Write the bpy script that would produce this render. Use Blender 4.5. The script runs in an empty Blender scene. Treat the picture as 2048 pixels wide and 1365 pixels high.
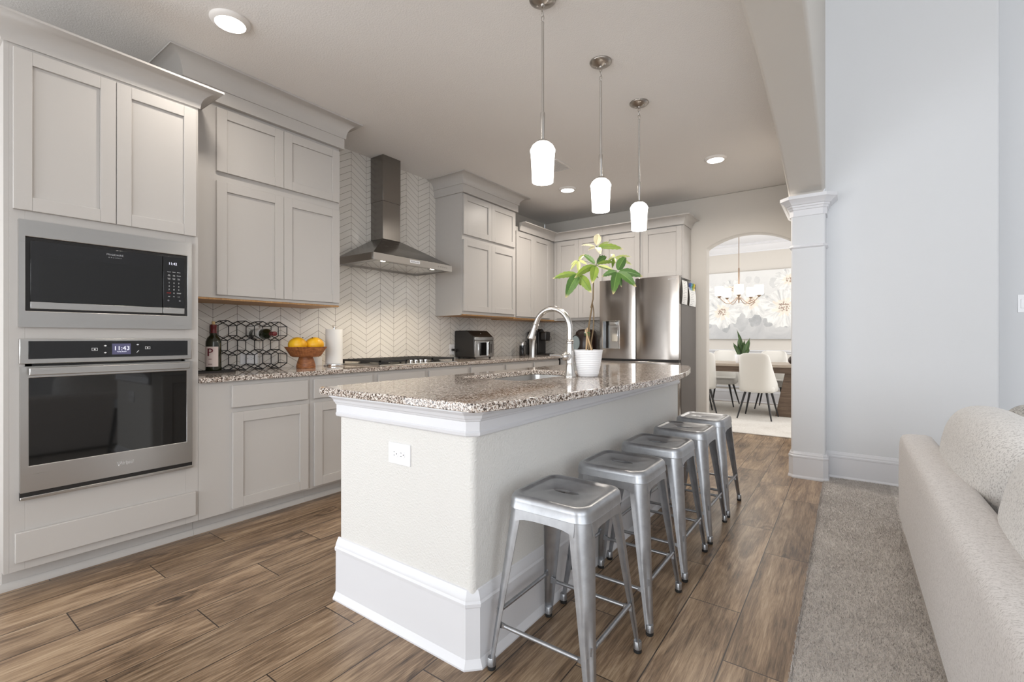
import bpy, bmesh, math, random
from math import sin, cos, pi, radians, sqrt
from mathutils import Vector, Matrix

random.seed(7)
SC = bpy.context.scene
COL = SC.collection

# ------------------------------------------------------------------ camera
H = 1.14
cam_d = bpy.data.cameras.new('camera')
cam = bpy.data.objects.new('camera', cam_d)
COL.objects.link(cam)
cam_d.sensor_width = 36.0
cam_d.lens = 36.0 * 934.2 / 2048.0
cam.location = (0, 0, H)
cam.rotation_euler = (pi / 2, 0, 0.62313)
cam_d.shift_y = -(682.5 - 677.0) / 2048.0
cam_d.clip_start = 0.05
SC.camera = cam

# ------------------------------------------------------------------ world, exposure
SC.view_settings.view_transform = 'Standard'
SC.view_settings.look = 'None'
SC.view_settings.gamma = 1.0
SC.view_settings.use_curve_mapping = False
SC.view_settings.exposure = 0.15
w = bpy.data.worlds.new('sky'); SC.world = w
w.use_nodes = True
bg = w.node_tree.nodes['Background']
bg.inputs['Color'].default_value = (0.80, 0.90, 1.0, 1)
bg.inputs['Strength'].default_value = 1.0


def area(name, loc, rot, sx, sy, power, color=(1, 1, 1), spread=180):
    d = bpy.data.lights.new(name, 'AREA'); d.shape = 'RECTANGLE'
    d.size = sx; d.size_y = sy; d.energy = power; d.color = color
    d.spread = radians(spread)
    o = bpy.data.objects.new(name, d); COL.objects.link(o)
    o.location = loc; o.rotation_euler = rot
    return o


DAY = (0.93, 0.965, 1.0)
# added daylight outside unseen openings; patio and rear lights tilted up to brighten ceiling
area('daylight_patio', (-3.80, -1.55, 1.15), (0, -pi / 2 - 0.40, 0), 2.1, 2.3, 66, DAY)
area('added_daylight_rear_kitchen', (-2.0, -4.25, 1.45), (pi / 2 + 0.40, 0, 0), 2.4, 1.9, 95, DAY)
area('added_daylight_rear_living', (2.0, -4.2, 2.2), (pi / 2 + 0.15, 0, 0), 3.6, 3.4, 215, DAY)
area('added_daylight_living_side', (4.75, -2.2, 2.3), (0, pi / 2, 0), 3.6, 2.6, 95, DAY)
area('added_daylight_dining', (1.2, 7.6, 1.6), (0, pi / 2, 0), 1.9, 1.8, 46, (1, 0.98, 0.95))  # this pair is added to brighten the dining room from unseen side openings
area('added_daylight_dining_side', (-3.2, 7.6, 1.6), (0, -pi / 2, 0), 1.9, 1.8, 32, (1, 0.98, 0.95))

# ------------------------------------------------------------------ helpers


def S(r, g, b, a=1.0):
    def f(c):
        c /= 255.0
        return c / 12.92 if c <= 0.04045 else ((c + 0.055) / 1.055) ** 2.4
    return (f(r), f(g), f(b), a)


class NT:
    """small helper to wire shader nodes"""

    def __init__(self, name):
        self.m = bpy.data.materials.new(name)
        self.m.use_nodes = True
        self.t = self.m.node_tree
        self.p = self.t.nodes['Principled BSDF']
        self.out = self.t.nodes['Material Output']

    def n(self, typ, **kw):
        nd = self.t.nodes.new(typ)
        for k, v in kw.items():
            setattr(nd, k, v)
        return nd

    def link(self, a, b):
        self.t.links.new(a, b)

    def put(self, inp, v):
        if hasattr(v, 'links') or hasattr(v, 'is_output'):
            self.t.links.new(v, inp)
        else:
            inp.default_value = v

    def math(self, op, a, b=None, c=None):
        nd = self.n('ShaderNodeMath', operation=op)
        self.put(nd.inputs[0], a)
        if b is not None: self.put(nd.inputs[1], b)
        if c is not None: self.put(nd.inputs[2], c)
        return nd.outputs[0]

    def pos(self):
        return self.n('ShaderNodeNewGeometry').outputs['Position']

    def obj(self):
        return self.n('ShaderNodeTexCoord').outputs['Object']

    def uv(self):
        return self.n('ShaderNodeTexCoord').outputs['UV']

    def sep(self, v):
        nd = self.n('ShaderNodeSeparateXYZ'); self.put(nd.inputs[0], v)
        return nd.outputs[0], nd.outputs[1], nd.outputs[2]

    def comb(self, x, y, z):
        nd = self.n('ShaderNodeCombineXYZ')
        for i, v in enumerate((x, y, z)): self.put(nd.inputs[i], v)
        return nd.outputs[0]

    def noise(self, vec, scale, detail=2.0, rough=0.5, dist=0.0, out=0):
        nd = self.n('ShaderNodeTexNoise')
        self.put(nd.inputs['Vector'], vec)
        nd.inputs['Scale'].default_value = scale
        nd.inputs['Detail'].default_value = detail
        nd.inputs['Roughness'].default_value = rough
        nd.inputs['Distortion'].default_value = dist
        return nd.outputs[out]

    def vor(self, vec, scale, feature='F1', out='Color', rand=1.0):
        nd = self.n('ShaderNodeTexVoronoi', feature=feature)
        self.put(nd.inputs['Vector'], vec)
        nd.inputs['Scale'].default_value = scale
        nd.inputs['Randomness'].default_value = rand
        return nd.outputs[out]

    def white(self, vec):
        nd = self.n('ShaderNodeTexWhiteNoise', noise_dimensions='3D')
        self.put(nd.inputs['Vector'], vec)
        return nd.outputs['Value']

    def ramp(self, fac, stops, mode='LINEAR'):
        nd = self.n('ShaderNodeValToRGB')
        cr = nd.color_ramp; cr.interpolation = mode
        while len(cr.elements) > 1: cr.elements.remove(cr.elements[-1])
        for i, (p, c) in enumerate(stops):
            e = cr.elements[0] if i == 0 else cr.elements.new(p)
            e.position = p; e.color = c if len(c) == 4 else (*c, 1)
        self.put(nd.inputs[0], fac)
        return nd.outputs[0]

    def mix(self, fac, a, b, mode='MIX'):
        nd = self.n('ShaderNodeMix', data_type='RGBA', blend_type=mode)
        self.put(nd.inputs[0], fac); self.put(nd.inputs[6], a); self.put(nd.inputs[7], b)
        return nd.outputs[2]

    def bump(self, h, strength=0.2, dist=0.002):
        nd = self.n('ShaderNodeBump')
        nd.inputs['Strength'].default_value = strength
        nd.inputs['Distance'].default_value = dist
        self.put(nd.inputs['Height'], h)
        self.put(self.p.inputs['Normal'], nd.outputs[0])

    def set(self, **kw):
        names = dict(col='Base Color', rough='Roughness', metal='Metallic', spec='Specular IOR Level',
                     coat='Coat Weight', coatr='Coat Roughness', emc='Emission Color', ems='Emission Strength',
                     sheen='Sheen Weight', trans='Transmission Weight', ior='IOR', alpha='Alpha', sss='Subsurface Weight',
                     aniso='Anisotropic')
        for k, v in kw.items():
            self.put(self.p.inputs[names[k]], v)
        return self.m


def M(name, col, rough=0.5, metal=0.0, bump=None, **kw):
    t = NT(name)
    t.set(col=col, rough=rough, metal=metal, **kw)
    if bump:
        t.bump(t.noise(t.pos(), bump[0], 3.0, 0.6), bump[1], bump[2])
    return t.m


def emit(name, col, strength, base=0.8):
    t = NT(name)
    t.set(col=(base, base, base, 1), emc=col, ems=strength, rough=0.4)
    return t.m


# ------------------------------------------------------------------ materials
MAT = {}


def mk_wood_floor():
    t = NT('wood_look_tile')
    x, y, z = t.sep(t.pos())
    gx = t.math('DIVIDE', t.math('ADD', x, 0.36), 0.2065)
    row = t.math('FLOOR', gx); fx = t.math('FRACT', gx)
    gy = t.math('DIVIDE', t.math('ADD', t.math('SUBTRACT', y, 0.758), t.math('MULTIPLY', row, 0.347)), 1.02)
    cy = t.math('FLOOR', gy); fy = t.math('FRACT', gy)
    g1 = t.math('LESS_THAN', t.math('ABSOLUTE', t.math('SUBTRACT', fx, 0.5)), 0.5 - 0.0105)
    g2 = t.math('LESS_THAN', t.math('ABSOLUTE', t.math('SUBTRACT', fy, 0.5)), 0.5 - 0.0021)
    tile = t.math('MULTIPLY', g1, g2)
    idv = t.white(t.comb(row, cy, 3.0))
    off = t.math('MULTIPLY', idv, 37.0)
    v1 = t.comb(t.math('MULTIPLY', x, 9.0), t.math('MULTIPLY', y, 1.3), off)
    big = t.noise(v1, 1.0, 4.0, 0.62, 1.6)
    v2 = t.comb(t.math('MULTIPLY', x, 95.0), t.math('MULTIPLY', y, 4.5), off)
    fine = t.noise(v2, 1.0, 5.0, 0.7, 0.6)
    v3 = t.comb(t.math('MULTIPLY', x, 4.2), t.math('MULTIPLY', y, 1.7), off)
    knot = t.vor(v3, 1.0, 'F1', 'Distance')
    kr = t.math('SINE', t.math('MULTIPLY', t.math('ADD', knot, t.math('MULTIPLY', big, 0.25)), 60.0))
    kf = t.math('MULTIPLY', t.math('SUBTRACT', 1.0, t.math('SMOOTH_MIN', t.math('MULTIPLY', knot, 3.2), 1.0, 0.1)), 0.5)
    v4 = t.comb(t.math('MULTIPLY', x, 230.0), t.math('MULTIPLY', y, 11.0), off)
    hair = t.noise(v4, 1.0, 3.0, 0.65, 0.3)
    g = t.math('ADD', t.math('ADD', t.math('MULTIPLY', big, 0.62), t.math('MULTIPLY', fine, 0.50)), t.math('MULTIPLY', t.math('SUBTRACT', hair, 0.5), 0.30))
    g = t.math('ADD', g, t.math('MULTIPLY', t.math('MULTIPLY', kr, kf), 0.22))
    g = t.math('SUBTRACT', g, t.math('MULTIPLY', kf, 0.20))
    col = t.ramp(g, [(0.28, S(46, 34, 25)), (0.41, S(92, 72, 53)), (0.53, S(134, 108, 82)),
                     (0.65, S(170, 143, 113)), (0.80, S(198, 176, 148))])
    tone = t.math('ADD', 0.72, t.math('MULTIPLY', idv, 0.36))
    hsv = t.n('ShaderNodeHueSaturation'); t.put(hsv.inputs['Color'], col); t.put(hsv.inputs['Value'], tone)
    hsv.inputs['Saturation'].default_value = 0.95
    c = t.mix(tile, S(52, 43, 36), hsv.outputs[0])
    t.set(col=c, rough=t.math('ADD', 0.24, t.math('MULTIPLY', fine, 0.14)), spec=0.5)
    hgt = t.math('ADD', t.math('MULTIPLY', tile, 1.0), t.math('MULTIPLY', fine, 0.25))
    t.bump(hgt, 0.35, 0.0016)
    return t.m


def mk_chevron(axis):
    t = NT('chevron_tile_' + axis)
    x, y, z = t.sep(t.pos())
    a = y if axis == 'y' else x
    a0 = 2.551 if axis == 'y' else -2.80
    k = t.math('DIVIDE', t.math('SUBTRACT', a, a0), 0.16)
    tri = t.math('PINGPONG', k, 1.0)              # 0 at a peak, 1 at a valley
    zz = t.math('ADD', t.math('SUBTRACT', z, 1.147), t.math('MULTIPLY', tri, 0.0935))
    kz = t.math('DIVIDE', zz, 0.0572)
    fz = t.math('FRACT', kz)
    fk = t.math('FRACT', k)
    m1 = t.math('LESS_THAN', t.math('ABSOLUTE', t.math('SUBTRACT', fz, 0.5)), 0.5 - 0.026)
    m2 = t.math('LESS_THAN', t.math('ABSOLUTE', t.math('SUBTRACT', fk, 0.5)), 0.5 - 0.0075)
    tile = t.math('MULTIPLY', m1, m2)
    idv = t.white(t.comb(t.math('FLOOR', k), t.math('FLOOR', kz), 1.0))
    tone = t.ramp(idv, [(0, S(222, 218, 211)), (1, S(226, 222, 216))])
    c = t.mix(tile, S(122, 112, 102), tone)
    t.set(col=c, rough=t.math('ADD', 0.6, t.math('MULTIPLY', tile, -0.42)), spec=0.5)
    t.bump(tile, 0.4, 0.0012)
    return t.m


def mk_granite():
    t = NT('speckled_granite')
    p = t.pos()
    n1 = t.noise(p, 160.0, 2.0, 0.6, 0.0, 1)
    nd = t.n('ShaderNodeMix', data_type='VECTOR'); nd.inputs[0].default_value = 0.010
    t.put(nd.inputs[4], p); t.put(nd.inputs[5], n1)
    r, g, b = t.sep(t.vor(nd.outputs[1], 330.0))
    cl = t.noise(p, 120.0, 3.0, 0.6, 0.4)
    rr = t.math('ADD', t.math('MULTIPLY', r, 0.62), t.math('MULTIPLY', t.math('SUBTRACT', cl, 0.5), 2.3))
    rr = t.math('ADD', rr, 0.19)
    c = t.ramp(rr, [(0.0, S(18, 17, 18)), (0.27, S(78, 73, 70)), (0.37, S(160, 136, 119)), (0.48, S(192, 174, 160)),
                    (0.58, S(222, 217, 211)), (0.78, S(238, 235, 230))], 'CONSTANT')
    c2 = t.mix(0.08, c, S(176, 144, 120))
    t.set(col=c2, rough=0.055, spec=0.5)
    return t.m


def mk_steel(name, base, rough, axis='z', amt=0.12):
    t = NT(name)
    x, y, z = t.sep(t.obj())
    if axis == 'z': v = t.comb(t.math('MULTIPLY', x, 260), t.math('MULTIPLY', y, 260), t.math('MULTIPLY', z, 3))
    elif axis == 'y': v = t.comb(t.math('MULTIPLY', x, 260), t.math('MULTIPLY', y, 3), t.math('MULTIPLY', z, 260))
    else: v = t.comb(t.math('MULTIPLY', x, 3), t.math('MULTIPLY', y, 260), t.math('MULTIPLY', z, 260))
    n = t.noise(v, 1.0, 3.0, 0.6)
    t.set(col=base, metal=1.0, rough=t.math('ADD', rough - amt / 2, t.math('MULTIPLY', n, amt)))
    t.bump(n, 0.04, 0.0004)
    return t.m


def mk_fabric(name, c1, c2, scale=220.0, bs=0.5):
    t = NT(name)
    p = t.obj()
    n = t.noise(p, scale, 3.0, 0.7)
    x, y, z = t.sep(p)
    st = t.noise(t.comb(t.math('MULTIPLY', x, 60), t.math('MULTIPLY', y, 320), t.math('MULTIPLY', z, 90)), 1.0, 3.0, 0.7)
    f = t.math('ADD', t.math('MULTIPLY', n, 0.5), t.math('MULTIPLY', st, 0.5))
    c = t.ramp(f, [(0.40, c2), (0.50, c1), (0.72, tuple(min(1, k * 1.08) for k in c1[:3]) + (1,))])
    t.set(col=c, rough=0.95, sheen=0.25, spec=0.2)
    t.bump(f, bs, 0.002)
    return t.m


def mk_wood(name, stops, sc=(40, 3, 40), rough=0.45):
    t = NT(name)
    x, y, z = t.sep(t.obj())
    n = t.noise(t.comb(t.math('MULTIPLY', x, sc[0]), t.math('MULTIPLY', y, sc[1]), t.math('MULTIPLY', z, sc[2])), 1.0, 4.0, 0.65, 0.8)
    t.set(col=t.ramp(n, stops), rough=rough)
    t.bump(n, 0.1, 0.001)
    return t.m


def mk_leaf(name, c_edge, c_mid, c_vein, tip):
    t = NT(name)
    u, v, _ = t.sep(t.uv())
    au = t.math('ABSOLUTE', t.math('SUBTRACT', u, 0.5))
    wv = t.math('SINE', t.math('MULTIPLY', t.math('SUBTRACT', v, t.math('MULTIPLY', au, 0.55)), 82.0))
    vein = t.math('GREATER_THAN', wv, 0.72)
    mid = t.math('LESS_THAN', au, 0.028)
    vm = t.math('MAXIMUM', t.math('MULTIPLY', vein, 0.55), mid)
    n = t.noise(t.obj(), 22.0, 2.0, 0.6)
    base = t.mix(t.math('MULTIPLY', n, 1.0), c_edge, c_mid)
    c = t.mix(vm, base, c_vein)
    tp = t.math('SMOOTH_MAX', t.math('MULTIPLY', t.math('SUBTRACT', t.math('ADD', v, t.math('MULTIPLY', n, 0.12)), 0.92), 8.0), 0.0, 0.1)
    c = t.mix(t.math('MINIMUM', tp, 1.0), c, tip)
    t.set(col=c, rough=0.42, sss=0.0)
    t.bump(wv, 0.15, 0.001)
    return t.m


MAT['floor'] = mk_wood_floor()
MAT['chev_y'] = mk_chevron('y')
MAT['chev_x'] = mk_chevron('x')
MAT['granite'] = mk_granite()
MAT['cab'] = M('greige_cabinet_paint', S(192, 188, 184), 0.38)
MAT['cab_in'] = M('cabinet_interior', S(150, 120, 84), 0.6)
MAT['cab_wood'] = mk_wood('maple_underside', [(0.3, S(160, 118, 72)), (0.7, S(196, 152, 100))], (8, 60, 8))
MAT['wall'] = M('pale_grey_wall_paint', S(210, 205, 198), 0.85, bump=(190, 0.22, 0.002))
MAT['wall_cool'] = M('cool_white_wall_paint', S(218, 219, 221), 0.85, bump=(190, 0.15, 0.002))
MAT['ceil'] = M('textured_ceiling_paint', S(232, 229, 226), 0.9, bump=(120, 0.55, 0.004))
MAT['trim'] = M('white_trim_paint', S(220, 220, 223), 0.35)
MAT['island_wall'] = M('island_drywall_paint', S(222, 220, 216), 0.8, bump=(130, 0.9, 0.004))
MAT['steel'] = mk_steel('brushed_steel', (0.52, 0.51, 0.495, 1), 0.30, 'y')
MAT['steel_v'] = mk_steel('brushed_steel_vertical', (0.56, 0.535, 0.51, 1), 0.27, 'z')
MAT['fridge'] = mk_steel('fridge_steel', (0.40, 0.365, 0.335, 1), 0.16, 'z', 0.05)
MAT['hood'] = mk_steel('hood_steel', (0.26, 0.245, 0.23, 1), 0.25, 'y')
MAT['nickel'] = M('brushed_nickel', (0.62, 0.60, 0.575, 1), 0.24, 1.0)
MAT['nickel_dark'] = M('satin_nickel_canopy', (0.40, 0.37, 0.34, 1), 0.28, 1.0)
MAT['gal'] = None


def mk_galv():
    t = NT('galvanised_stool_metal')
    n = t.noise(t.obj(), 26.0, 3.0, 0.6)
    n2 = t.noise(t.obj(), 240.0, 2.0, 0.6)
    c = t.ramp(n, [(0.3, (0.34, 0.348, 0.365, 1)), (0.7, (0.42, 0.428, 0.445, 1))])
    t.set(col=c, metal=0.88, rough=t.math('ADD', 0.30, t.math('MULTIPLY', n, 0.14)), coat=0.35, coatr=0.15)
    return t.m


MAT['gal'] = mk_galv()
MAT['black_gloss'] = M('black_glass', (0.012, 0.012, 0.013, 1), 0.06, spec=0.55)
MAT['black_window'] = M('dark_oven_window', (0.006, 0.006, 0.006, 1), 0.04, spec=0.65)
MAT['black'] = M('black_plastic', (0.016, 0.014, 0.013, 1), 0.38)
MAT['black_matte'] = M('black_powder_coat', (0.012, 0.012, 0.012, 1), 0.55)
MAT['iron'] = M('cast_iron', (0.02, 0.02, 0.02, 1), 0.6, bump=(300, 0.3, 0.001))
MAT['rubber'] = M('black_rubber', (0.015, 0.015, 0.015, 1), 0.8)
MAT['white_plastic'] = M('white_plastic', S(240, 240, 242), 0.3)
MAT['paper'] = M('white_paper', S(238, 238, 236), 0.9, bump=(400, 0.3, 0.001))
MAT['ink'] = M('grey_ink', S(112, 112, 116), 0.8)
MAT['white_print'] = M('white_print', S(225, 225, 225), 0.6)
MAT['silver_print'] = M('silver_print', (0.75, 0.75, 0.75, 1), 0.25, 1.0)
MAT['red_print'] = M('red_print', S(190, 40, 34), 0.5)
MAT['screen'] = emit('screen', S(84, 82, 116), 0.75, 0.02)
MAT['screen_digits'] = emit('screen_digits', S(240, 240, 255), 1.1, 0.1)
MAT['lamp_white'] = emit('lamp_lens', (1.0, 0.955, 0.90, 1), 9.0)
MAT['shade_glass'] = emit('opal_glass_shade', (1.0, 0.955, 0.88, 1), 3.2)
MAT['hood_lamp'] = emit('hood_lamp_lens', (1.0, 0.92, 0.78, 1), 12.0)
MAT['lampring'] = M('white_lamp_trim', S(232, 228, 224), 0.5)
MAT['ceramic'] = M('white_ceramic_pot', S(236, 236, 238), 0.35)
MAT['soil'] = M('dark_soil', S(60, 46, 36), 0.95, bump=(90, 1.0, 0.01))
MAT['stem'] = M('woody_stem', S(120, 100, 74), 0.8, bump=(120, 0.5, 0.002))
MAT['stem_green'] = M('green_stem', S(74, 92, 56), 0.6)
MAT['stake'] = M('bamboo_stake', S(190, 160, 122), 0.7)
MAT['leaf_d'] = mk_leaf('deep_green_leaf', S(50, 88, 34), S(82, 116, 50), S(116, 146, 78), S(206, 186, 140))
MAT['leaf_m'] = mk_leaf('yellow_green_leaf', S(96, 130, 42), S(146, 160, 66), S(78, 108, 38), S(226, 206, 168))
MAT['leaf_p'] = mk_leaf('pale_leaf', S(168, 178, 96), S(204, 206, 142), S(146, 160, 80), S(236, 226, 200))
MAT['leaf_w'] = mk_leaf('cream_leaf', S(206, 196, 156), S(228, 222, 192), S(176, 160, 110), S(244, 238, 220))
MAT['snake'] = mk_leaf('snake_plant_leaf', S(30, 62, 36), S(60, 92, 48), S(120, 138, 84), S(120, 130, 80))
MAT['bowl_wood'] = mk_wood('acacia_bowl_wood', [(0.3, S(110, 62, 34)), (0.55, S(160, 100, 58)), (0.8, S(194, 134, 84))], (20, 20, 60))
MAT['fruit'] = None
MAT['bottle'] = M('dark_green_bottle_glass', (0.012, 0.016, 0.006, 1), 0.05, spec=0.7)
MAT['capsule'] = M('burgundy_capsule', S(98, 26, 28), 0.35)
MAT['cork'] = M('cork', S(206, 180, 132), 0.9)
MAT['label'] = M('pinkish_paper_label', S(226, 212, 208), 0.7)
MAT['burg'] = M('burgundy_ink', S(104, 30, 42), 0.6)
MAT['sofa'] = mk_fabric('oatmeal_upholstery', S(213, 209, 207), S(180, 175, 172), 200.0, 0.6)
MAT['cushion'] = mk_fabric('flecked_cushion_fabric', S(220, 218, 216), S(172, 169, 167), 170.0, 0.8)
MAT['throw'] = mk_fabric('grey_patterned_fabric', S(190, 188, 184), S(84, 82, 80), 90.0, 0.9)
MAT['chairfab'] = M('cream_chair_upholstery', S(222, 219, 213), 0.85, bump=(300, 0.2, 0.001))
MAT['dark_leg'] = M('black_metal_leg', (0.02, 0.02, 0.022, 1), 0.4)
MAT['table_wood'] = mk_wood('grey_brown_table_wood', [(0.3, S(84, 68, 56)), (0.7, S(132, 112, 96))], (3, 40, 40))
MAT['table_top'] = mk_wood('pale_table_top', [(0.3, S(156, 142, 128)), (0.7, S(190, 178, 164))], (3, 40, 40))
MAT['bronze'] = M('warm_bronze_metal', (0.42, 0.32, 0.25, 1), 0.3, 1.0)
MAT['chrome'] = M('polished_chrome', (0.8, 0.8, 0.8, 1), 0.06, 1.0)
MAT['mirror_steel'] = M('polished_hood_panel', (0.62, 0.60, 0.57, 1), 0.06, 1.0)
MAT['clear'] = None


def mk_misc():
    t = NT('yellow_fruit_skin')
    n = t.noise(t.obj(), 9.0, 3.0, 0.6); sp = t.noise(t.obj(), 130.0, 2.0, 0.6)
    c = t.ramp(n, [(0.3, S(226, 160, 20)), (0.6, S(244, 190, 34)), (0.85, S(238, 200, 70))])
    c = t.mix(t.math('MULTIPLY', t.math('GREATER_THAN', sp, 0.66), 0.35), c, S(170, 104, 20))
    t.set(col=c, rough=0.4); t.bump(sp, 0.25, 0.001)
    MAT['fruit'] = t.m
    t = NT('thin_clear_pane')
    tr = t.n('ShaderNodeBsdfTransparent'); gl = t.n('ShaderNodeBsdfGlossy'); gl.inputs['Roughness'].default_value = 0.02
    mx = t.n('ShaderNodeMixShader'); mx.inputs[0].default_value = 0.06
    t.link(tr.outputs[0], mx.inputs[1]); t.link(gl.outputs[0], mx.inputs[2]); t.link(mx.outputs[0], t.out.inputs[0])
    MAT['clear'] = t.m
    # carpet pile
    t = NT('oatmeal_carpet_pile')
    n = t.noise(t.pos(), 420.0, 2.0, 0.7); n2 = t.noise(t.pos(), 5.0, 2.0, 0.5)
    f = t.math('ADD', t.math('MULTIPLY', n, 0.8), t.math('MULTIPLY', n2, 0.2))
    t.set(col=t.ramp(f, [(0.32, S(164, 157, 152)), (0.48, S(202, 195, 189)), (0.66, S(228, 222, 217))]), rough=1.0, spec=0.1)
    t.bump(n, 0.8, 0.004)
    MAT['carpet'] = t.m
    t = NT('cream_rug_weave')
    x, y, z = t.sep(t.pos())
    n = t.noise(t.comb(t.math('MULTIPLY', x, 40), t.math('MULTIPLY', y, 70), z), 1.0, 4.0, 0.7)
    n2 = t.noise(t.pos(), 2.2, 3.0, 0.6)
    t.set(col=t.ramp(t.math('ADD', t.math('MULTIPLY', n, 0.6), t.math('MULTIPLY', n2, 0.4)),
                     [(0.3, S(196, 190, 182)), (0.5, S(224, 220, 214)), (0.7, S(238, 236, 232))]), rough=1.0, spec=0.1)
    t.bump(n, 0.8, 0.006)
    MAT['rug'] = t.m


mk_misc()

# ------------------------------------------------------------------ mesh builder
WLOC = {}


class MB:
    def __init__(self):
        self.v = []; self.f = []; self.uv = None

    def add(self, vs, fs):
        o = len(self.v)
        self.v += [tuple(p) for p in vs]
        self.f += [tuple(i + o for i in q) for q in fs]
        return self

    def box(self, x0, y0, z0, x1, y1, z1):
        x0, x1 = min(x0, x1), max(x0, x1); y0, y1 = min(y0, y1), max(y0, y1); z0, z1 = min(z0, z1), max(z0, z1)
        vs = [(x0, y0, z0), (x1, y0, z0), (x1, y1, z0), (x0, y1, z0), (x0, y0, z1), (x1, y0, z1), (x1, y1, z1), (x0, y1, z1)]
        return self.add(vs, [(0, 3, 2, 1), (4, 5, 6, 7), (0, 1, 5, 4), (1, 2, 6, 5), (2, 3, 7, 6), (3, 0, 4, 7)])

    def loft(self, rings, cap0=True, cap1=True, closed=True):
        n = len(rings[0]); o = len(self.v)
        for r in rings: self.v += [tuple(p) for p in r]
        for i in range(len(rings) - 1):
            for j in range(n if closed else n - 1):
                k = (j + 1) % n
                self.f.append((o + i * n + j, o + i * n + k, o + (i + 1) * n + k, o + (i + 1) * n + j))
        if cap0: self.f.append(tuple(o + j for j in reversed(range(n))))
        if cap1: self.f.append(tuple(o + (len(rings) - 1) * n + j for j in range(n)))
        return self

    def prism(self, poly, axis, a, b):
        """poly: 2d points; axis x -> (y,z), y -> (x,z), z -> (x,y)"""
        def P(p, t):
            if axis == 'x': return (t, p[0], p[1])
            if axis == 'y': return (p[0], t, p[1])
            return (p[0], p[1], t)
        r0 = [P(p, a) for p in poly]; r1 = [P(p, b) for p in poly]
        return self.loft([r0, r1])

    def lathe(self, prof, c=(0, 0, 0), seg=28, axis='z', cap0=True, cap1=True, wob=None):
        rings = []
        for r, h in prof:
            ring = []
            for j in range(seg):
                a = 2 * pi * j / seg
                rr = r * (wob(a, h) if wob else 1)
                if axis == 'z': p = (c[0] + rr * cos(a), c[1] + rr * sin(a), c[2] + h)
                elif axis == 'x': p = (c[0] + h, c[1] + rr * cos(a), c[2] + rr * sin(a))
                else: p = (c[0] + rr * sin(a), c[1] + h, c[2] + rr * cos(a))
                ring.append(p)
            rings.append(ring)
        return self.loft(rings, cap0, cap1)

    def tube(self, pts, r, seg=10, cap=True, flat=None):
        pts = [Vector(p) for p in pts]
        n = len(pts)
        rs = r if isinstance(r, (list, tuple)) else [r] * n
        rings = []; up = None
        for i in range(n):
            t = (pts[min(i + 1, n - 1)] - pts[max(i - 1, 0)]).normalized()
            if up is None:
                up = Vector((0, 0, 1)) if abs(t.z) < 0.95 else Vector((1, 0, 0))
            s = t.cross(up)
            if s.length < 1e-6: s = t.cross(Vector((1, 0, 0)))
            s.normalize(); up = s.cross(t).normalized()
            ky = flat if flat else 1.0
            rings.append([pts[i] + (s * cos(2 * pi * j / seg) + up * sin(2 * pi * j / seg) * ky) * rs[i] for j in range(seg)])
        return self.loft(rings, cap, cap)

    def sphere(self, c, rx, ry=None, rz=None, seg=20, rings=12):
        ry = ry or rx; rz = rz or rx
        prof = []
        rr = []
        for i in range(rings + 1):
            a = -pi / 2 + pi * i / rings
            a = max(-pi / 2 + 0.02, min(pi / 2 - 0.02, a))
            rr.append([(c[0] + rx * cos(a) * cos(2 * pi * j / seg), c[1] + ry * cos(a) * sin(2 * pi * j / seg), c[2] + rz * sin(a)) for j in range(seg)])
        return self.loft(rr)

    def sweep(self, path, prof, side=1.0):
        """path: 2d points in plan, prof: (out, z); mitred corners; out is to the left of travel when side=1"""
        n = len(path); P = [Vector(p) for p in path]
        rings = []
        for i in range(n):
            d0 = (P[i] - P[i - 1]).normalized() if i > 0 else None
            d1 = (P[i + 1] - P[i]).normalized() if i < n - 1 else None
            n0 = Vector((-d0.y, d0.x)) * side if d0 else None
            n1 = Vector((-d1.y, d1.x)) * side if d1 else None
            if n0 is None: m = n1
            elif n1 is None: m = n0
            else:
                m = (n0 + n1); m = m / max(0.2, m.dot(n0))
            rings.append([(P[i].x + m.x * o, P[i].y + m.y * o, z) for o, z in prof])
        return self.loft(rings)

    def build(self, name, mat, parent=None, bevel=0.0, seg=2, smooth=False, angle=40, sub=0, label=None):
        me = bpy.data.meshes.new(name)
        ox = WLOC.get(parent.name, Vector((0, 0, 0))) if parent else Vector((0, 0, 0))
        me.from_pydata([tuple(Vector(p) - ox) for p in self.v], [], self.f)
        bm = bmesh.new(); bm.from_mesh(me)
        bmesh.ops.recalc_face_normals(bm, faces=bm.faces)
        bm.to_mesh(me); bm.free()
        if self.uv:
            ul = me.uv_layers.new(name='uv')
            for lp in me.loops: ul.data[lp.index].uv = self.uv[lp.vertex_index]
        if mat: me.materials.append(MAT[mat] if isinstance(mat, str) else mat)
        if smooth or bevel:
            me.polygons.foreach_set('use_smooth', [True] * len(me.polygons))
            if not sub: me.set_sharp_from_angle(angle=radians(angle))
        o = bpy.data.objects.new(name, me); COL.objects.link(o)
        if bevel:
            b = o.modifiers.new('bevel', 'BEVEL'); b.width = bevel; b.segments = seg
            b.limit_method = 'ANGLE'; b.angle_limit = radians(35); b.harden_normals = False
        if sub:
            s = o.modifiers.new('sub', 'SUBSURF'); s.levels = sub; s.render_levels = sub
        if parent: o.parent = parent
        WLOC[o.name] = ox.copy()
        if label: o['label'] = label
        return o


def thing(name, label, cat, loc=(0, 0, 0), group=None, rz=0.0):
    o = bpy.data.objects.new(name, None); COL.objects.link(o)
    o.empty_display_size = 0.05
    o.location = loc; o.rotation_euler = (0, 0, rz)
    o['label'] = label; o['category'] = cat
    if group: o['group'] = group
    WLOC[o.name] = Vector(loc)
    return o


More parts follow.
